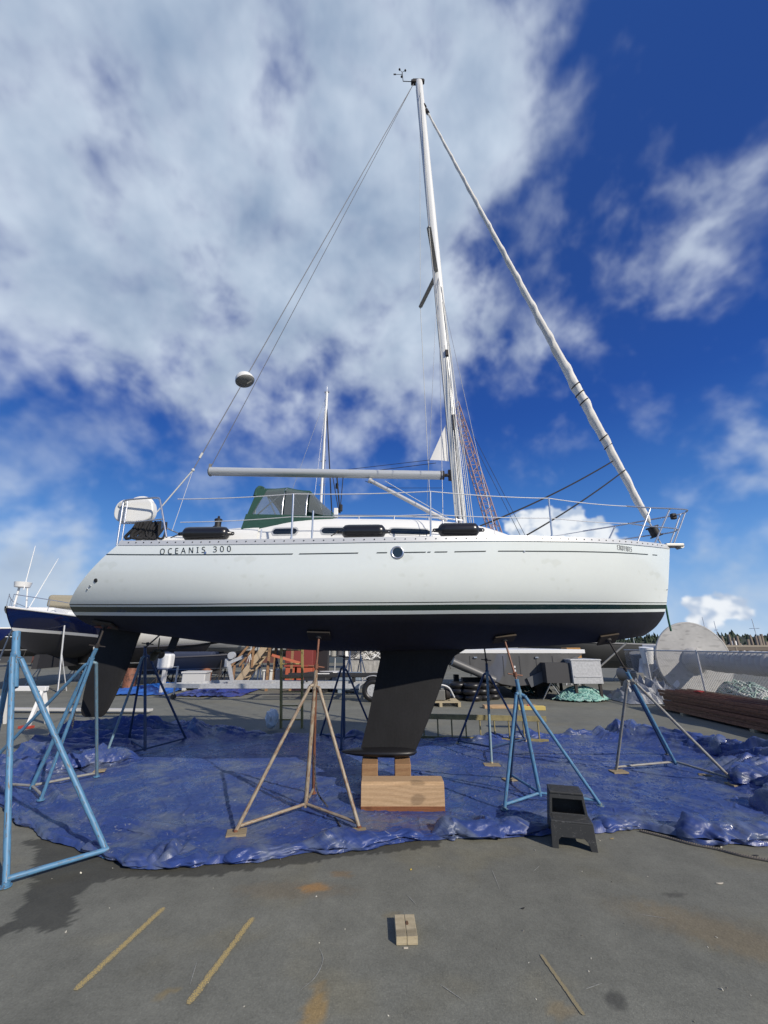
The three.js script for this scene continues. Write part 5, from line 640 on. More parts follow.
// lumpy heaps of rope or net: many strands wound over a low mound
function heap(name, label, cat, pos, rx, ry, rz, mats, n, seed, thick = 0.02) {
  const t = thing(name, label, cat, pos), r = rng(seed); const by = mats.map(() => []);
  for (let k = 0; k < n; k++) { const a0 = r() * 6.28, len = 2 + r() * 3, rad = 0.25 + 0.75 * Math.sqrt(r()), pts = []; for (let i = 0; i < 9; i++) { const a = a0 + len * i / 8, q = rad * (0.75 + 0.3 * Math.sin(i * 2.1 + k)), y = ry * Math.max(0.06, (1 - q * q)) * (0.55 + 0.45 * r()) + thick; pts.push(V(rx * q * Math.cos(a), y, rz * q * Math.sin(a))); } by[k % mats.length].push(tube(pts, thick * (0.7 + 0.5 * r()), 30, 5)); }
  by.forEach((g, i) => { if (g.length) put('strands', g, mats[i], t).userData.kind = 'stuff'; }); return t;
}
{
  const teal = [std([0.24, 0.46, 0.40], 0.9), std([0.34, 0.52, 0.46], 0.9), std([0.12, 0.28, 0.25], 0.9)];
  const p = gnd(587, 702); heap('rope_heap', 'heap of pale teal rope on the asphalt below the grey metal box', 'rope heap', [p.x, 0, p.z - 0.4], 1.0, 0.48, 0.6, teal, 150, 4, 0.022);
  const q = at(738, 688, 15.2); heap('net_heap', 'heap of pale green net behind the fence under the cable reel drum', 'net', [q.x + 0.5, 0, q.z - 0.6], 0.9, 0.7, 1.6, [std([0.3, 0.42, 0.36], 0.9), std([0.5, 0.52, 0.48], 0.9)], 90, 8, 0.03);
  const s = gnd(541, 697); heap('dark_net_heap', 'dark green net heap under the grey workboat hull', 'net', [s.x, 0, s.z - 1.0], 0.8, 0.95, 0.7, [std([0.02, 0.07, 0.06], 0.9), std([0.01, 0.02, 0.02], 0.9), std([0.05, 0.12, 0.10], 0.9)], 80, 15, 0.03);
}
// ---------------------------------------------------------------- generic hulls ashore
function shipHull(o) { const { L, B, S0, S1, b0, b1, rake = 0.9, stern = 0.2 } = o; return new Hull({ Xa: (y) => -L / 2 + stern * clamp((y - b0) / (S0 - b0)), Xf: (y) => L / 2 - rake * (1 - clamp((y - b1) / (S1 - b1))) ** 1.4, sheer: (u) => lerp(S0, S1, u * u * 0.8 + 0.2 * u), bot: (u) => b0 + (b1 - b0) * u * u + (o.fore ?? 0.3) * Math.max(0, (u - 0.75) / 0.25) ** 2, beam: table([[0, B * 0.44], [0.35, B * 0.5], [0.6, B * 0.46], [0.8, B * 0.32], [0.93, B * 0.13], [1, 0.02]]), p: table([[0, o.vee ? 1.6 : 3], [0.6, o.vee ? 1.5 : 2.6], [1, 1.2]]), q: table([[0, 0.6], [0.6, 0.65], [1, 1.0]]) }); }
function propped(t, h, xs, zs, m) { for (const x of xs) for (const s of [-1, 1]) { const z = s * zs, y = h.bottomY(x, z * 0.85); put('prop', [bar(V(x, 0, z * 1.15), V(x, y + 0.02, z * 0.85), 0.035, 0.035, 8), bar(V(x - 0.35, 0, z * 1.3), V(x, y * 0.55, z), 0.025, 0.025, 6), bar(V(x + 0.35, 0, z * 1.3), V(x, y * 0.55, z), 0.025, 0.025, 6)], m, t); } }
function shipParts(t, h, wl0, wl1, mTop, mBot, stripe, mStripe, mDeck) {
  const w = (u) => lerp(wl0, wl1, u); put('topsides', h.strip((u) => h.sheer(u), (u) => w(u) + stripe, 10, 60), mTop, t); put('stripe', h.strip((u) => w(u) + stripe, w, 1, 60), mStripe, t); put('bottom', h.strip(w, (u) => h.bot(u), 10, 60, 1.4), mBot, t);
  put('transom', h.transom(h.sheer(0), h.bot(0) + 0.001, 14), mTop, t); put('deck', h.deck(0.01, 0.04, 30), mDeck, t);
  const rp = (s) => { const p = []; for (let i = 0; i <= 40; i++) { const u = i / 40; p.push(h.pt(u, h.sheer(u) - 0.01, s)); } return p; }; for (const s of [1, -1]) put('rub_rail', tube(rp(s), 0.045, 60, 6), mDeck, t);
}
const navy = phys([0.005, 0.009, 0.042], 0.16, { clearcoat: 0.8 }), boatWhite = std([0.72, 0.72, 0.70], 0.4), darkBottom = std([0.028, 0.028, 0.032], 0.75);
// navy motor yacht at the left
{
  const A = V(-14.75, 0, -16), Bk = V(-17.0, 0, -27), mid = A.clone().lerp(Bk, 0.5), d = A.clone().sub(Bk), L = d.length(), turn = Math.atan2(-d.z, d.x);
  const h = shipHull({ L, B: 3.7, S0: 2.9, S1: 3.32, b0: 1.2, b1: 1.35, rake: 2.3, stern: 0.1, fore: 0.45, vee: true }), t = thing('motor_yacht', 'navy blue motor yacht with white stripe and deck rails propped ashore beyond the stern', 'motor yacht', [mid.x, 0, mid.z], turn);
  shipParts(t, h, 1.98, 2.44, navy, darkBottom, 0.12, boatWhite, boatWhite); propped(t, h, [-3.5, 0, 3.2], 1.15, M.galv);
  put('keel', box(L * 0.7, 0.6, 0.2, -L * 0.1, 1.2, 0), darkBottom, t);
  put('cabin', [box(3.4, 0.75, 2.5, -1.2, 3.35, 0, 0.12), box(2.2, 0.4, 2.1, 1.2, 3.2, 0, 0.15)], boatWhite, t); put('foredeck_trunk', box(3.2, 0.42, 1.1, 1.9, 3.28, 0, 0.12), boatWhite, t); put('canvas_top', box(3.6, 0.62, 2.4, -0.9, 4.0, 0, 0.14), std([0.30, 0.27, 0.20], 0.9), t);
  const rail = []; for (const s of [1, -1]) { const p = []; for (let i = 0; i <= 8; i++) { const u = 0.55 + 0.44 * i / 8, v = h.pt(u, h.sheer(u) - 0.02, s); v.z *= 0.92; const tp = v.clone().add(V(0.03, 0.52, 0)); if (i % 2 === 0) rail.push(bar(v, tp, 0.014, 0.014, 6)); p.push(tp); } rail.push(tube(p, 0.016, 30, 6)); } put('bow_rail', rail, M.steel, t);
  { const x = L / 2 - 0.75, y = 3.35; put('radar_mast', [bar(V(x, y, 0.2), V(x, y + 0.8, 0.2), 0.04), bar(V(x, y, -0.25), V(x, y + 0.8, -0.1), 0.03)], boatWhite, t); const g = new THREE.CylinderGeometry(0.3, 0.26, 0.2, 20); g.translate(x, y + 0.92, 0.1); put('radome', g, boatWhite, t); put('antenna', bar(V(x + 0.2, y + 0.7, -0.1), V(x - 0.1, y + 2.6, 0.1), 0.022, 0.012, 6), boatWhite, t); put('antenna', bar(V(x - 2.2, y + 0.1, 0.9), V(x - 2.9, y + 2.6, 0.6), 0.022, 0.012, 6), boatWhite, t); }
}
// second navy boat, further left
{
  const h = shipHull({ L: 9, B: 3.2, S0: 2.5, S1: 2.75, b0: 0.95, b1: 1.05, rake: 1.5, vee: true }), t = thing('cabin_cruiser', 'navy boat with a red waterline stripe at the left picture edge behind the motor yacht', 'cabin cruiser', [-23.6, 0, -20.2], 0.35);
  shipParts(t, h, 1.50, 1.62, phys([0.008, 0.018, 0.10], 0.2, { clearcoat: 0.6 }), darkBottom, 0.12, std([0.3, 0.01, 0.03], 0.4), boatWhite); propped(t, h, [-2.5, 2.2], 1.0, M.galv); put('cabin', box(3.4, 0.9, 2.2, -0.6, 2.95, 0, 0.18), boatWhite, t); put('window_band', box(3.0, 0.35, 2.22, -0.6, 3.05, 0, 0.05), M.glassDark, t);
}
// pale hull beyond the trailer tongue
{
  const h = shipHull({ L: 10, B: 3.2, S0: 3.0, S1: 3.2, b0: 1.40, b1: 1.5, rake: 1.6, fore: 0.5 }), t = thing('white_yacht', 'white yacht hull propped ashore behind the boat trailer', 'yacht', [-11.5, 0, -27.5], 0.08); shipParts(t, h, 1.62, 1.75, boatWhite, std([0.35, 0.36, 0.38], 0.6), 0.03, std([0.1, 0.1, 0.12], 0.5), boatWhite); propped(t, h, [-3.4, -0.2, 3], 1.0, M.galv); put('cabin', box(4, 0.5, 1.9, 0, 3.3, 0, 0.15), boatWhite, t);
  put('keel', box(2.2, 1.5, 0.2, 0, 0.9, 0, 0.05), darkBottom, t);
}
// a sailboat further back: its mast shows above the boom
{
  const c = at(316, 600, 21), t = thing('moored_sailboat', 'sailboat standing ashore behind, its bare white mast rising above the boom', 'sailboat', [c.x, 0, c.z], -0.25), h = shipHull({ L: 8.5, B: 2.9, S0: 3.05, S1: 3.2, b0: 1.95, b1: 2.0, rake: 1.0, fore: 0.4 }); shipParts(t, h, 2.3, 2.35, boatWhite, darkBottom, 0.05, std([0.02, 0.04, 0.12], 0.4), boatWhite); put('cabin', box(3.0, 0.4, 1.6, 0.2, 3.3, 0, 0.12), boatWhite, t); put('keel', box(1.3, 1.7, 0.16, 0.2, 1.15, 0, 0.05), darkBottom, t); propped(t, h, [-2.4, 2.2], 0.85, M.navyStand);
  const topP = at(324.5, 392, 21), mt = V(0, topP.y, 0); put('mast', bar(V(0, 3.3, 0), mt, 0.1, 0.08, 12), boatWhite, t); put('masthead', [bar(mt, mt.clone().add(V(0, 0.4, 0)), 0.015), box(0.3, 0.1, 0.1, 0, mt.y, 0)], M.alu, t); put('steps', [6, 7.5, 9, 10.5, 12].map((y) => box(0.34, 0.05, 0.06, 0, y, 0)), M.alu, t);
  put('forestay', bar(V(0, mt.y - 0.2, 0), V(-4.0, 3.2, 0), 0.012, 0.012, 5), M.wire, t); put('backstay', bar(V(0.05, mt.y - 1.2, 0), V(1.5, 3.4, 0.9), 0.035, 0.035, 5), M.darkRope, t); put('shroud', bar(V(0, mt.y - 0.3, 0), V(-0.2, 3.1, 1.35), 0.012, 0.012, 5), M.wire, t); put('shroud', bar(V(0, mt.y - 0.3, 0), V(-0.2, 3.1, -1.35), 0.012, 0.012, 5), M.wire, t);
}
// grey aluminium workboat seen end-on under the bow
{
  const bl = at(455, 663, 16), br = at(570, 662, 16), bm = at(515, 686, 16), topY = at(510, 654, 16).y, t = thing('workboat', 'dark grey aluminium workboat seen end-on behind the blue stands', 'workboat', [bm.x, 0, -16]);
  const grey = std([1, 1, 1], 0.55, 0.2, { map: colourTex(512, 512, (u, v) => { const s = per(u, v * 0.3, 18, 2) * 0.3 + per(u, v, 6, 4) * 0.3, b = sst(0.4, 0.6, per(u, v * 0.5, 5, 7)); const g = 0.085 + 0.03 * s; return [g, g * (1 + 0.1 * b), g * (1 + 0.4 * b)]; }) });
  const prof = [[bl.x - bm.x, topY], [br.x - bm.x + 0.5, topY], [br.x - bm.x, bl.y], [0.55, bm.y + 0.05], [0, bm.y], [-0.5, bm.y + 0.08], [bl.x - bm.x, bl.y]]; const g = extrude(prof, 7, 0.02); g.translate(0, 0, -7); { const uv = g.attributes.uv, p = g.attributes.position; for (let i = 0; i < p.count; i++) uv.setXY(i, p.getX(i) * 0.25 + p.getZ(i) * 0.2, p.getY(i) * 0.25); } put('hull', g, grey, t);
  put('gunwale', box(br.x - bl.x + 0.7, 0.14, 7.1, (bl.x + br.x) / 2 - bm.x + 0.25, topY + 0.09, -3.5, 0.02), std([0.7, 0.7, 0.68], 0.4), t);
  put('chine_pipe', bar(V(bl.x - bm.x - 0.1, bl.y + 0.05, 0.1), V(-0.75, bm.y + 0.2, 0.1), 0.14, 0.14, 14), std([0.12, 0.12, 0.12], 0.5, 0.3), t);
  { const p = br.clone().sub(V(bm.x, 0, 0)); put('bow_plate', beamBox(V(0.5, bm.y + 0.12, 0.08), V(p.x + 0.3, p.y + 0.05, 0.08), 0.05, 0.34), std([0.11, 0.115, 0.125], 0.5, 0.3), t); }
  for (let k = 0; k < 6; k++) put('seam', box(0.025, 0.7, 0.012, -1.6 + k * 0.62, topY - 0.42, 0.026), std([0.05, 0.05, 0.052], 0.6), t);
  put('draft_mark', [0, 1, 2].map((k) => box(0.06, 0.07, 0.008, 0.05, topY - 0.45 - 0.13 * k, 0.024)), boatWhite, t); put('cleat', [-1.4, 0.9].map((x) => box(0.12, 0.05, 0.05, x, topY - 0.12, 0.05)), M.steel, t);
  for (const x of [-1.4, 1.2]) put('cradle', [box(0.22, bm.y + 0.1, 0.3, x, (bm.y + 0.1) / 2, -1.0), box(0.22, bm.y + 0.1, 0.3, x, (bm.y + 0.1) / 2, -4.5)], M.darkIron, t);
  put('cross_bearer', box(3.6, 0.3, 0.35, 0, 0.55, -0.8), M.darkIron, t);
}
// stacked tyres and drums in the shade under the workboat
{
  const spots = [[462, 0.0, 0.62], [474, 0.3, 0.62], [486, 0.1, 0.6], [498, -0.2, 0.6]];
  spots.forEach(([px, dz, R], i) => { const p = gnd(px, 702); for (let k = 0; k < 3; k++) { const g = new THREE.TorusGeometry(R * 0.36, R * 0.17, 10, 24); g.rotateX(Math.PI / 2); const o = put('tyre', g, M.rubber); o.position.set(p.x + 0.05 * Math.sin(k * 3 + i), 0.105 + k * 0.2, p.z - 0.6 + dz); tag(o, `black tyre under the workboat, ${['bottom', 'middle', 'top'][k]} of the ${['first', 'second', 'third', 'fourth'][i]} stack from the keel`, 'tyre', 'tyres under the workboat'); } });
}
// ropes running down from the workboat
for (const [a, b, n] of [[[549, 672], [566, 698], 'topmost'], [[550, 674], [563, 700], 'middle'], [[551, 675], [560, 699], 'lowest']]) tag(put('mooring_rope', sag(at(...a, 15.9), gnd(...b).setY(0.02), 0.08, 0.018), std([0.32, 0.34, 0.32], 0.9)), `grey rope slanting from the workboat down to the teal rope heap, ${n} of three`, 'rope', 'ropes from the workboat');
{ const a = at(551, 683, 15.6), b = gnd(543, 700); const t = thing('trestle', 'thin steel trestle standing beside the teal rope heap', 'trestle', [b.x, 0, b.z]); put('leg', bar(V(0, 0, 0), a.clone().sub(b), 0.02), M.galv, t); put('leg', bar(V(0.7, 0, 0.1), a.clone().sub(b), 0.02), M.galv, t); }
// orange crate, grey metal box, junk beyond the bow
{
  const c = at(569, 653, 19), o = put('orange_crate', box(0.62, 0.55, 0.6, 0, 0, 0, 0.02), std([0.42, 0.22, 0.07], 0.8)); o.position.set(c.x + 0.1, c.y - 0.05, c.z); tag(o, 'orange wooden crate on the workboat deck', 'crate');
  const b0 = at(574, 684, 15.4), b1 = at(604, 684, 15.4), tp = at(589, 660, 15.4), w = b1.x - b0.x, h = tp.y - b0.y, t = thing('metal_box', 'galvanised grey metal box on a low frame above the teal rope heap', 'metal box', [(b0.x + b1.x) / 2, 0, b0.z]); put('body', box(w, h, 1.5, 0, b0.y + h / 2, -0.75, 0.015), M.galv, t); put('lid_ridge', box(w + 0.05, 0.05, 1.55, 0, b0.y + h, -0.75, 0.01), M.galv, t); put('panel_rib', box(w * 0.9, 0.03, 0.02, 0, b0.y + h * 0.3, 0.01), M.galv, t); put('side_cover', beamBox(V(-w / 2 - 0.9, b0.y + h * 0.45, -0.8), V(-w / 2 - 0.02, b0.y + h * 0.45, -0.8), 1.4, h * 0.85), std([0.045, 0.045, 0.048], 0.6), t); for (const x of [-w / 2 + 0.1, w / 2 - 0.1]) for (const z of [-0.1, -1.4]) put('leg', box(0.09, b0.y, 0.09, x, b0.y / 2, z), M.darkIron, t);
  const g = gnd(640, 700), sl = put('concrete_slab', box(3.0, 0.2, 0.5, 0, 0.1, 0, 0.02), std([0.3, 0.29, 0.26], 0.9)); sl.position.set(g.x + 0.9, 0, g.z - 0.6); tag(sl, 'long concrete kerb block behind the bow stand', 'concrete block');
}
// grey hull and machinery behind, between the metal box and the cable reel
{
  const h = shipHull({ L: 9, B: 3, S0: 1.9, S1: 2.25, b0: 0.7, b1: 0.8, rake: 1.6, vee: true }), t = thing('grey_skiff', 'grey open workboat behind the metal box', 'workboat', [11.3, 0, -23], Math.PI + 0.1); shipParts(t, h, 1.1, 1.15, std([0.07, 0.07, 0.07], 0.6), std([0.05, 0.055, 0.06], 0.6), 0.04, std([0.1, 0.1, 0.1], 0.6), std([0.2, 0.2, 0.2], 0.6)); propped(t, h, [-2, 2], 0.9, M.galv); put('rail', [bar(V(-3.5, 2.35, 1.3), V(2.5, 2.5, 1.2), 0.025), ...[-3.5, -1.5, 0.5, 2.5].map((x) => bar(V(x, 1.8, 1.3), V(x, 2.4, 1.3), 0.02))], M.galv, t);
  const r = rng(66), mats = [M.galv, boatWhite, std([0.2, 0.2, 0.19], 0.7), std([0.3, 0.29, 0.26], 0.8)];
  const c = at(655, 668, 17), m = thing('deck_machinery', 'pile of pale grey net drums and winch parts between the bow and the cable reel', 'machinery', [c.x, 0, c.z]);
  for (let k = 0; k < 34; k++) { const x = -1.3 + 2.5 * r(), y = 0.3 + 1.7 * r() * r() + 0.2, z = -0.8 + 1.6 * r(), q = r(); let g; if (q < 0.4) { g = new THREE.CylinderGeometry(0.12 + 0.16 * r(), 0.12 + 0.16 * r(), 0.25 + 0.6 * r(), 16); g.rotateZ(r() * 3); g.rotateY(r() * 3); } else if (q < 0.75) { g = box(0.25 + 0.5 * r(), 0.12 + 0.3 * r(), 0.2 + 0.4 * r(), 0, 0, 0, 0.03); g.rotateZ((r() - 0.5) * 1.2); g.rotateY(r() * 3); } else { g = bar(V(-0.6 * r() - 0.2, -0.4, 0), V(0.5 * r() + 0.2, 0.5, 0.1), 0.035); } g.translate(x, y, z); put(q < 0.4 ? 'drum' : q < 0.75 ? 'casing' : 'pipe', g, mats[Math.floor(r() * 4)], m); }
  for (const x of [-1, 0, 1]) put('stand', box(0.3, 0.9, 1.2, x, 0.45, 0, 0.02), mats[2], m);
  const s = gnd(645, 706), pl = thing('silver_sheet', 'crumpled silver sheeting on the ground beside the cable reel', 'sheeting', [s.x + 0.9, 0, s.z - 1.2]); put('sheet', sheet(22, 16, (a, b) => V((a - 0.5) * 2.4, Math.max(0.02, 0.95 * Math.sin(a * Math.PI) ** 0.7 * Math.sin(b * Math.PI) ** 0.7 * (0.6 + 0.9 * fbm(a * 7, b * 7, 4))), (b - 0.5) * 1.8)), std([0.26, 0.27, 0.29], 0.5, 0.1, { flatShading: true }), pl);
}
// engine on a pallet behind the keel
{
  const p = gnd(441, 707), pal = thing('pallet', 'wooden pallet behind the keel carrying an engine', 'pallet', [p.x, 0, p.z - 0.5]); for (let k = 0; k < 5; k++) put('slat', box(1.3, 0.022, 0.14, 0, 0.13, -0.45 + 0.22 * k), M.timberGrey, pal); for (const x of [-0.6, 0, 0.6]) put('bearer', box(0.09, 0.115, 1.05, x, 0.06, 0), M.timberGrey, pal);
  const e = thing('engine', 'greasy grey engine sitting on the wooden pallet behind the keel', 'engine', [p.x, 0.142, p.z - 0.5]), m1 = std([0.16, 0.16, 0.15], 0.5, 0.3); put('block', box(0.6, 0.34, 0.4, -0.1, 0.17, 0, 0.04), m1, e); for (let k = 0; k < 4; k++) put('cylinder_cover', box(0.12, 0.12, 0.34, -0.34 + 0.15 * k, 0.39, 0, 0.03), std([0.3, 0.3, 0.29], 0.5, 0.3), e); const f = new THREE.CylinderGeometry(0.2, 0.2, 0.12, 20); f.rotateZ(Math.PI / 2); f.translate(0.3, 0.22, 0); put('flywheel', f, M.darkIron, e); put('pipe', tube([V(-0.4, 0.35, 0.2), V(-0.1, 0.5, 0.26), V(0.3, 0.42, 0.22), V(0.5, 0.1, 0.2)], 0.03, 20, 8), M.galv, e);
  const w = gnd(518, 708), o = put('wood_plank', box(1.7, 0.09, 0.28, 0, 0.045, 0, 0.01), M.timber); o.position.set(w.x - 0.25, 0, w.z); o.rotation.y = 0.03; tag(o, 'pale plank lying on the asphalt behind the blue stands', 'plank');
}
// ---------------------------------------------------------------- galvanised boat trailer
{
  const zt = -15.6, X = (px, y = 690) => at(px, y, -zt).x, x0 = X(160), x1 = X(400), t = thing('boat_trailer', 'empty galvanised boat trailer parked behind the sailboat', 'trailer', [(x0 + x1) / 2, 0, zt]), cx = (x0 + x1) / 2, fy = 0.50;
  for (const s of [0, -1.5]) put('frame_rail', [box(X(372) - X(200) + 1.5, 0.16, 0.08, (X(372) + X(200)) / 2 + 0.75 - cx, fy, s, 0.01)], M.galv, t);
  put('tongue', [beamBox(V(X(200) - cx, fy, 0), V(x0 - cx - 0.3, fy - 0.04, -0.7), 0.09, 0.14), beamBox(V(X(200) - cx, fy, -1.5), V(x0 - cx - 0.3, fy - 0.04, -0.7), 0.09, 0.14)], M.galv, t); for (const px of [215, 260, 310, 350]) put('cross_member', box(0.08, 0.12, 1.42, X(px) - cx, fy, -0.75), M.galv, t);
  const jx = X(167) - cx; put('jack', [bar(V(jx, 0.16, -0.55), V(jx, 1.15, -0.55), 0.035), bar(V(jx - 0.14, 1.12, -0.5), V(jx + 0.05, 1.12, -0.5), 0.015)], M.galv, t); { const w = new THREE.CylinderGeometry(0.1, 0.1, 0.06, 16); w.rotateX(Math.PI / 2); w.translate(jx, 0.1, -0.55); put('jack_wheel', w, M.rubber, t); }
  const wx = X(222) - cx; put('winch_post', [beamBox(V(wx + 0.12, fy, -0.7), V(wx - 0.14, fy + 0.78, -0.7), 0.1, 0.12), beamBox(V(wx - 0.2, fy + 0.72, -0.7), V(wx + 0.42, fy + 0.98, -0.7), 0.09, 0.12), box(0.14, 0.3, 0.14, wx - 0.2, fy + 0.75, -0.7, 0.02)], M.galv, t); { const w = new THREE.CylinderGeometry(0.13, 0.13, 0.2, 20); w.rotateX(Math.PI / 2); w.translate(wx - 0.02, fy + 1.02, -0.65); put('winch_drum', w, M.galv, t); }
  put('bow_stop', [(() => { const g = new THREE.CylinderGeometry(0.06, 0.06, 0.24, 14); g.rotateX(Math.PI / 2); g.translate(wx + 0.48, fy + 1.02, -0.7); return g; })()], M.rubber, t);
  for (const s of [-0.25, -1.25]) put('bunk', [box(3.6, 0.09, 0.16, X(330) - cx, fy + 0.32, s, 0.02), box(0.07, 0.3, 0.07, X(300) - cx, fy + 0.18, s), box(0.07, 0.3, 0.07, X(352) - cx, fy + 0.18, s)], std([0.02, 0.02, 0.022], 0.9), t);
  for (const [px, s] of [[373, 0.22], [373, -1.72]]) { const x = X(px) - cx, tyre = new THREE.TorusGeometry(0.28, 0.105, 12, 32); const w = put('wheel', (() => { const g = tyre; g.translate(x, 0.385, s); return g; })(), M.rubber, t); const rim = new THREE.CylinderGeometry(0.2, 0.2, 0.14, 24); rim.rotateX(Math.PI / 2); rim.translate(x, 0.385, s); put('rim', [rim, ...[0, 1, 2, 3, 4].map((k) => { const b = new THREE.CylinderGeometry(0.02, 0.02, 0.17, 8); b.rotateX(Math.PI / 2); b.translate(x + 0.1 * Math.cos(k * 1.257), 0.385 + 0.1 * Math.sin(k * 1.257), s); return b; })], M.galv, w); const f = sheet(24, 2, (a, b) => V(x - 0.47 * Math.cos(a * Math.PI), 0.42 + 0.45 * Math.sin(a * Math.PI), s - 0.13 + 0.26 * b)); put('mudguard', [f, tube(Array.from({ length: 13 }, (_, i) => V(x - 0.47 * Math.cos(i / 12 * Math.PI), 0.42 + 0.45 * Math.sin(i / 12 * Math.PI), s + 0.13)), 0.015, 30, 6)], M.galv, t); }
  put('axle', bar(V(X(373) - cx, 0.385, 0.2), V(X(373) - cx, 0.385, -1.7), 0.04), M.galv, t);
  put('light_bar', box(0.5, 0.03, 0.03, X(322) - cx, fy + 0.42, 0.05), boatWhite, t);
}
// ---------------------------------------------------------------- wooden stairs, red bin, blocks, small boats, tarps
{
  const a = at(233, 685, 19), b = at(266, 643, 19), t = thing('wooden_stairs', 'weathered wooden boarding stairs behind the trailer', 'stairs', [a.x, 0, a.z]), run = b.x - a.x + 0.25, rise = 2.2, n = 8, pale = std([1, 1, 1], 0.85, 0, { map: woodTex([0.5, 0.4, 0.27], [0.36, 0.26, 0.15], 71) });
  for (const z of [0, -1.0]) put('stringer', beamBox(V(0, 0.12, z), V(run, rise, z), 0.06, 0.26), pale, t); for (let k = 1; k <= n; k++) put('tread', box(0.27, 0.045, 0.94, run * (k - 0.4) / n, rise * k / n - 0.02, -0.5), pale, t);
  for (const z of [0.06, -1.06]) { put('handrail', beamBox(V(-0.2, 0.95, z), V(run, rise + 0.95, z), 0.05, 0.09), M.timberBrown, t); for (const k of [0, 0.5, 1]) put('baluster', box(0.08, 1.1, 0.08, run * k, 0.5 + rise * k + (k ? -0.1 : 0), z), M.timberBrown, t); } for (const z of [0.05, -1.05]) put('support_post', box(0.1, rise, 0.1, run - 0.05, rise / 2, z), M.timberBrown, t); put('landing', box(1.1, 0.05, 1.0, run + 0.5, rise, -0.5), pale, t); for (const z of [0.0, -1.0]) put('support_post', box(0.1, rise - 0.03, 0.1, run + 0.98, (rise - 0.03) / 2, z), M.timberBrown, t);
}
{
  const a = at(287, 681, 20.5), b = at(313, 681, 20.5), w = b.x - a.x, t = thing('red_bin', 'red steel bin with an orange lower half behind the trailer', 'bin', [(a.x + b.x) / 2, 0, a.z]); put('lower', box(w, 0.95, 1.1, 0, 0.475, 0, 0.03), std([0.42, 0.10, 0.05], 0.6), t); put('upper', box(w * 1.05, 1.2, 1.15, 0, 1.56, 0, 0.03), std([0.20, 0.035, 0.03], 0.6), t); put('rim', box(w * 1.1, 0.08, 1.22, 0, 0.97, 0, 0.02), std([0.3, 0.06, 0.04], 0.6), t);
  const o = put('orange_pole', beamBox(at(272, 655, 18.5), at(300, 663, 18.5), 0.08, 0.1), std([0.5, 0.14, 0.07], 0.6)); tag(o, 'orange painted pole slanting in front of the red bin', 'pole');
  const conc = std([1, 1, 1], 0.9, 0, { map: colourTex(256, 256, (u, v) => { const g = 0.36 + 0.07 * per(u, v, 7, 2) + 0.05 * per(u, v, 40, 4); return [g, g * 0.98, g * 0.93]; }) });
  for (let k = 0; k < 4; k++) { const p = at(352 + 14 * k, 673, 25), h = 1.05, bl = put('concrete_block', box(0.84, h, 0.8, 0, h / 2, 0, 0.03), conc); bl.position.set(p.x, 0, p.z); bl.rotation.y = 0.03 * (k % 3 - 1); tag(bl, `pale concrete block under the crab pots behind the trailer, ${['first', 'second', 'third', 'fourth'][k]} from the left`, 'concrete block', 'concrete blocks behind the trailer'); }
  heap('crab_pot_pile', 'bright tangle of crab pots and line on the concrete blocks', 'crab pots', [at(374, 660, 25).x, 1.04, -25], 1.5, 0.85, 0.4, [boatWhite, std([0.45, 0.43, 0.38], 0.8), std([0.06, 0.06, 0.06], 0.8)], 110, 41, 0.03);
  // pale parked car roof beyond the trailer
  const rack = thing('pipe_rack', 'galvanised pipe rack with hanging gear beyond the trailer', 'rack', [at(335, 660, 24).x, 0, -24]); for (const x of [-1.6, -0.8, 0, 0.8]) put('upright', bar(V(x, 0, 0), V(x, 2.1, 0), 0.04), M.galv, rack); put('beam', bar(V(-1.7, 1.9, 0), V(0.9, 1.9, 0), 0.04), M.galv, rack); put('beam', bar(V(-1.7, 1.3, 0), V(0.9, 1.3, 0), 0.04), M.galv, rack); for (let k = 0; k < 7; k++) { const g = new THREE.CylinderGeometry(0.13, 0.16, 0.5, 12); g.translate(-1.45 + 0.34 * k, 1.55 + 0.06 * (k % 2), 0.08); put('float', g, [boatWhite, std([0.3, 0.3, 0.28], 0.8), std([0.09, 0.09, 0.1], 0.8)][k % 3], rack); }
}
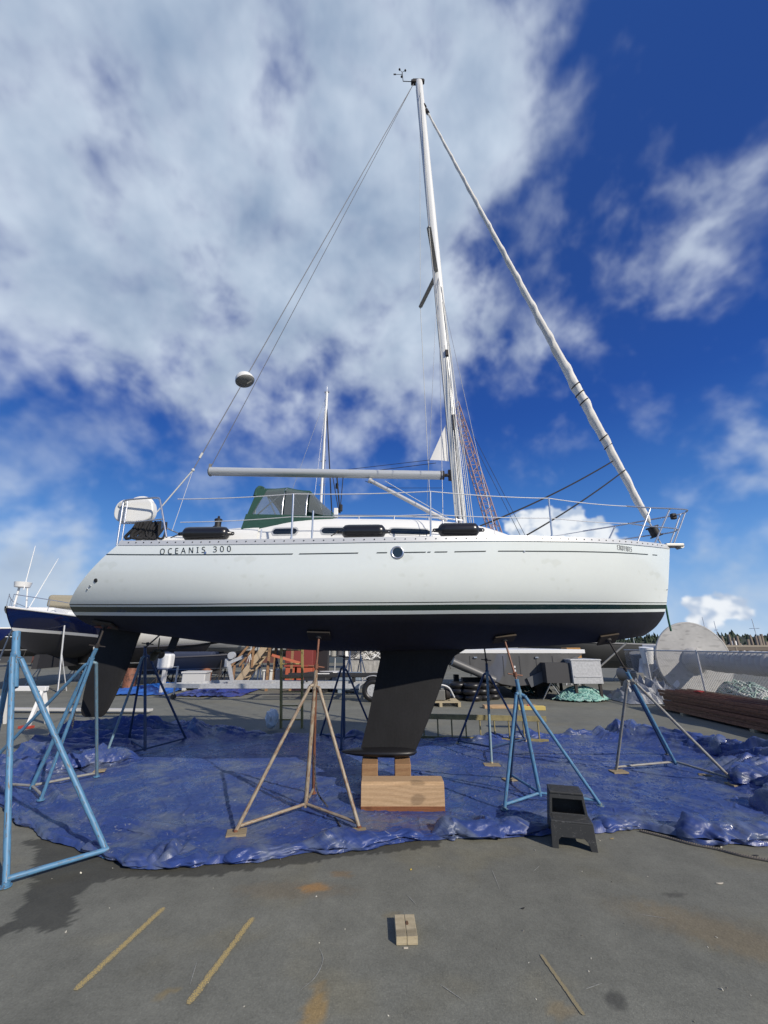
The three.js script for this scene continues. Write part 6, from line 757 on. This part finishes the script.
{
  const tarpOn = (a, b, d, label, rgb, seed) => { const A = gnd(...a), B = gnd(...b), w = B.x - A.x, o = put('ground_tarp', sheet(60, 30, (s, t) => V(A.x + w * s, Math.max(0.012, 0.10 + 0.16 * fbm(s * 7 + seed, t * 4, 4)) * Math.sin(Math.PI * clamp(s, 0.02, 0.98)) ** 0.4 * Math.sin(Math.PI * clamp(t, 0.02, 0.98)) ** 0.4 + 0.01, A.z - d * t + 0.3 * fbm(s * 4, seed, 2))), std(rgb, 0.45)); tag(o, label, 'tarpaulin', 'blue tarpaulins further back'); };
  tarpOn([84, 696], [168, 694], 5.5, 'bright blue tarpaulin on the ground under the navy motor yacht', [0.02, 0.11, 0.42], 2); tarpOn([168, 697], [240, 697], 4, 'dark blue tarpaulin on the ground beneath the trailer tongue', [0.03, 0.05, 0.24], 7);
  const h = shipHull({ L: 5, B: 2, S0: 1.3, S1: 1.5, b0: 0.5, b1: 0.6, rake: 0.9, vee: true }), t = thing('dark_skiff', 'small dark open boat on the ground left of the wooden stairs', 'skiff', [at(185, 670, 21).x, 0, -22], 0.15); shipParts(t, h, 0.7, 0.75, std([0.02, 0.025, 0.04], 0.5), darkBottom, 0.04, std([0.2, 0.22, 0.25], 0.5), std([0.05, 0.05, 0.06], 0.6)); propped(t, h, [-1.5, 1.4], 0.6, M.darkIron); put('cover', box(2.6, 0.3, 1.5, -0.3, 1.42, 0, 0.12), std([0.025, 0.035, 0.07], 0.8), t);
  const ob = thing('outboard_motor', 'white outboard motor standing beside the trailer jack', 'outboard motor', [at(163, 680, 18).x, 0, -18]); put('cowl', box(0.55, 0.6, 0.45, 0, 1.25, 0, 0.1), boatWhite, ob); put('leg', box(0.14, 0.95, 0.22, 0.02, 0.5, 0, 0.03), std([0.45, 0.45, 0.45], 0.5), ob); put('foot', box(0.5, 0.05, 0.3, 0, 0.03, 0), M.darkIron, ob);
  const h2 = shipHull({ L: 7, B: 2.4, S0: 1.7, S1: 2.0, b0: 0.6, b1: 0.7, rake: 1.2, vee: true }), t2 = thing('black_runabout', 'black runabout on stands between the rudder and the trailer', 'runabout', [-13.2, 0, -23.3], 0.1); shipParts(t2, h2, 0.95, 1.0, std([0.012, 0.012, 0.015], 0.35), darkBottom, 0.05, boatWhite, std([0.06, 0.06, 0.07], 0.6)); propped(t2, h2, [-2, 2], 0.7, M.darkIron);
  // white low stand or sawhorse by the spare boat stand
  const q = gnd(16, 726), sw = thing('white_sawhorse', 'white plastic sawhorse behind the spare blue stand', 'sawhorse', [q.x, 0, q.z]); put('top', box(1.1, 0.12, 0.12, 0, 0.85, 0, 0.02), boatWhite, sw); for (const x of [-0.45, 0.45]) for (const s of [-1, 1]) put('leg', beamBox(V(x, 0.82, 0), V(x + 0.08 * Math.sign(x), 0.02, s * 0.3), 0.07, 0.1), boatWhite, sw); put('foot', box(0.3, 0.05, 0.12, 0.5, 0.03, 0.3), std([0.4, 0.05, 0.03], 0.6), sw);
  const pb = gnd(60, 716), pl = put('white_plank', box(5.5, 0.06, 0.22, 0, 0.10, 0, 0.008), std([0.5, 0.49, 0.46], 0.8)); pl.position.set(pb.x - 0.4, 0, pb.z - 0.5); pl.rotation.y = -0.05; tag(pl, 'long pale plank lying on the asphalt behind the rudder', 'plank');
}
// further hulls and a shed closing off the yard behind
{
  const far = (label, x, z, turn, L, m, S, cab) => { const h = shipHull({ L, B: L * 0.32, S0: S, S1: S + 0.35, b0: 0.9, b1: 1.0, rake: 1.5, vee: true }), t = thing('laid_up_boat', label, 'boat', [x, 0, z], turn, 'boats laid up at the back of the yard'); shipParts(t, h, 1.45, 1.5, m, darkBottom, 0.05, boatWhite, boatWhite); propped(t, h, [-L * 0.28, L * 0.26], L * 0.11, M.darkIron); put('cabin', box(L * 0.4, 0.9, L * 0.2, -L * 0.05, S + 0.35, 0, 0.2), cab, t); };
  far('white laid-up boat at the back of the yard behind the red bin', -8.5, -38, 0.2, 9, boatWhite, 2.6, boatWhite); far('dark blue laid-up boat at the back of the yard behind the wooden stairs', -17.5, -40, -0.1, 9, std([0.02, 0.03, 0.08], 0.4), 2.5, boatWhite); far('cream laid-up boat at the back of the yard behind the keel', 2.5, -37, 0.1, 10, std([0.55, 0.53, 0.47], 0.5), 2.5, boatWhite); far('black laid-up boat at the back of the yard beyond the motor yacht', -30, -40, 0.3, 10, std([0.02, 0.02, 0.022], 0.4), 2.6, boatWhite); far('white laid-up boat at the back of the yard behind the workboat', 13.5, -42, -0.15, 9, boatWhite, 2.2, std([0.4, 0.4, 0.38], 0.5));
  const sh = thing('long_shed', 'long low dark grey shed closing off the back of the yard', 'shed', [-18, 0, -52]), cl = std([0.06, 0.062, 0.065], 0.8); put('wall', box(64, 3.0, 8, 0, 1.5, 0), cl, sh); put('roof', [(() => { const g = extrude([[-4.4, 0], [4.4, 0], [0, 0.5]], 65, 0); g.rotateY(Math.PI / 2); g.translate(-32.5, 3.02, 0); return g; })()], std([0.12, 0.12, 0.125], 0.7), sh); for (let k = 0; k < 8; k++) put('door', box(3.2, 2.4, 0.12, -28 + k * 8, 1.2, 4.02), std([[0.2, 0.2, 0.2], [0.12, 0.05, 0.04], [0.05, 0.07, 0.09]][k % 3], 0.7), sh);
}
// fish totes and oil drums scattered behind the trailer
{
  const tote = [[196, 19.5, 'pale grey fish tote left of the winch post', [0.5, 0.5, 0.48], 0.1], [318, 18.6, 'black fish tote behind the tan stand', [0.03, 0.03, 0.032], -0.2], [332, 19.3, 'white fish tote behind the navy stand', [0.62, 0.62, 0.6], 0.3], [349, 18.5, 'blue grey fish tote beside the trailer wheel', [0.2, 0.25, 0.3], 0.0], [274, 21, 'white fish tote at the foot of the wooden stairs', [0.6, 0.6, 0.58], 0.15]];
  for (const [px, D, label, rgb, turn] of tote) { const p = at(px, 680, D), t = thing('fish_tote', label, 'tote', [p.x, 0, p.z], turn, 'totes behind the trailer'), m = std(rgb, 0.6); put('body', box(1.0, 0.6, 0.8, 0, 0.42, 0, 0.05), m, t); put('rim', box(1.08, 0.08, 0.88, 0, 0.74, 0, 0.02), m, t); for (const x of [-0.35, 0.35]) put('runner', box(0.16, 0.12, 0.8, x, 0.06, 0, 0.02), m, t); }
  const drums = [[130, 20, 'rusty oil drum under the motor yacht', M.rust], [110, 20.5, 'dark blue oil drum under the motor yacht', M.navyStand], [205, 22, 'rusty oil drum beside the dark skiff', M.rust]];
  for (const [px, D, label, m] of drums) { const p = at(px, 680, D), g = new THREE.LatheGeometry([[0.001, 0], [0.28, 0], [0.29, 0.02], [0.28, 0.04], [0.28, 0.28], [0.292, 0.3], [0.28, 0.32], [0.28, 0.56], [0.292, 0.58], [0.28, 0.6], [0.28, 0.85], [0.29, 0.87], [0.27, 0.87], [0.26, 0.85], [0.001, 0.85]].map(([x, y]) => new THREE.Vector2(x, y)), 24), o = put('oil_drum', g, m); o.position.set(p.x, 0, p.z); tag(o, label, 'drum', 'oil drums'); }
}
// ---------------------------------------------------------------- crane boom far behind the mast
{
  const A = at(458.5, 418, 60), B = at(496, 536, 52), d = A.clone().sub(B), L = d.length(), t = thing('lattice_crane', 'reddish lattice crane boom rising behind the mast', 'crane', [B.x, 0, B.z]), o = V(B.x, 0, B.z), X = V(1, 0, 0).addScaledVector(d.clone().normalize(), -d.clone().normalize().x).normalize(), Z = d.clone().normalize().cross(X), m = std([0.36, 0.24, 0.22], 0.6), w = 0.66, P = (t, sx, sz) => B.clone().sub(o).addScaledVector(d, t).addScaledVector(X, sx * w).addScaledVector(Z, sz * w), B2 = -0.22;
  for (const sx of [1, -1]) for (const sz of [1, -1]) put('chord', bar(P(B2, sx, sz), P(1.15, sx, sz), 0.085, 0.085, 6), m, t);
  const n = 26, g = []; for (let k = 0; k < n; k++) { const a = lerp(B2, 1.15, k / n), b = lerp(B2, 1.15, (k + 1) / n), q = k % 2 ? 1 : -1; for (const s of [1, -1]) { g.push(bar(P(a, -q, s), P(b, q, s), 0.05, 0.05, 4), bar(P(a, s, -q), P(b, s, q), 0.05, 0.05, 4), bar(P(a, -1, s), P(a, 1, s), 0.04, 0.04, 4)); } } put('lacing', g, m, t).userData.kind = 'stuff';
  put('cab', box(5, 3.4, 4, 2.5, 2.8, 2, 0.2), m, t); put('track', box(7, 1.1, 1.2, 2.5, 0.55, 3.6, 0.3), M.darkIron, t); put('track', box(7, 1.1, 1.2, 2.5, 0.55, 0.2, 0.3), M.darkIron, t);
  const top = P(1.15, 0, 0); put('pendant_line', bar(top, V(6.5, 5.0, 2), 0.035, 0.035, 4), M.darkIron, t); put('pendant_line', bar(top.clone().add(V(0.6, 0, 0)), V(7.2, 5.0, 2), 0.035, 0.035, 4), M.darkIron, t);
}
// ---------------------------------------------------------------- dock with leaning pilings, distant boats
{
  const r = rng(91), pile = std([0.24, 0.2, 0.16], 0.9), pg = new THREE.CylinderGeometry(0.17, 0.2, 1, 8);
  for (let k = 0; k < 34; k++) { const px = 672 + 118 * (k / 33) + 3 * (r() - 0.5), D = 62 + 14 * r(), base = at(px, 650, D), H = 1.3 + 2.0 * r(), o = put('dock_piling', pg, pile); o.scale.set(1 + 0.5 * r(), H + 1.5, 1); o.position.set(base.x, (H + 1.5) / 2 - 0.9, base.z); o.rotation.z = 0.22 * (r() - 0.35); tag(o, 'weathered timber piling of the old dock beyond the fence', 'piling', 'pilings of the old dock'); }
  const a = at(660, 650, 66), b = at(800, 650, 66); const dk = thing('dock', 'old timber dock beyond the fence on the harbour side', 'dock', [(a.x + b.x) / 2, 0, a.z]); put('deck', box(b.x - a.x + 8, 0.5, 6, 0, 1.35, 0), std([0.15, 0.125, 0.1], 0.9), dk); put('fascia', box(b.x - a.x + 8, 0.9, 0.3, 0, 0.5, 3.2), std([0.035, 0.03, 0.028], 0.9), dk); put('kerb', box(b.x - a.x + 8, 0.25, 0.3, 0, 1.75, 2.9), std([0.3, 0.26, 0.2], 0.9), dk);
  const far = [[709, 617, 640, 95], [720, 621, 640, 100], [759, 619, 640, 98], [735, 634, 643, 90]]; far.forEach(([px, y0, y1, D], i) => { const p = at(px, 645, D), tp = at(px, y0, D), t = thing('distant_sailboat', ['distant sailboat with a tall mast above the dock, nearest the cable reel', 'distant sailboat with a mast above the dock, second from the cable reel', 'distant sailboat with crosstrees at the right picture edge', 'distant white boat with a pointed cover behind the dock'][i], 'sailboat', [p.x, -0.6, p.z], 0.3 + i, 'distant boats beyond the dock'); const h = shipHull({ L: 9, B: 2.8, S0: 1.2, S1: 1.5, b0: -0.3, b1: -0.2, rake: 1.2 }); put('hull', [h.strip((u) => h.sheer(u), (u) => h.bot(u), 4, 24), h.transom(h.sheer(0), h.bot(0) + 0.001, 4, 6)], boatWhite, t); put('deck', h.deck(0.01, 0.05, 14), boatWhite, t); if (i < 3) { put('mast', bar(V(0, 1, 0), V(0, tp.y + 0.6, 0), 0.09, 0.07, 6), M.alu, t); put('spreader', bar(V(-0.9, (tp.y) * 0.8, 0), V(0.9, tp.y * 0.8, 0), 0.05, 0.05, 5), M.alu, t); } else { const c = new THREE.ConeGeometry(2.6, 2.4, 4); c.rotateY(0.6); c.translate(0, 2.4, 0); put('cover', c, boatWhite, t); } });
}
renderer.render(scene, camera);
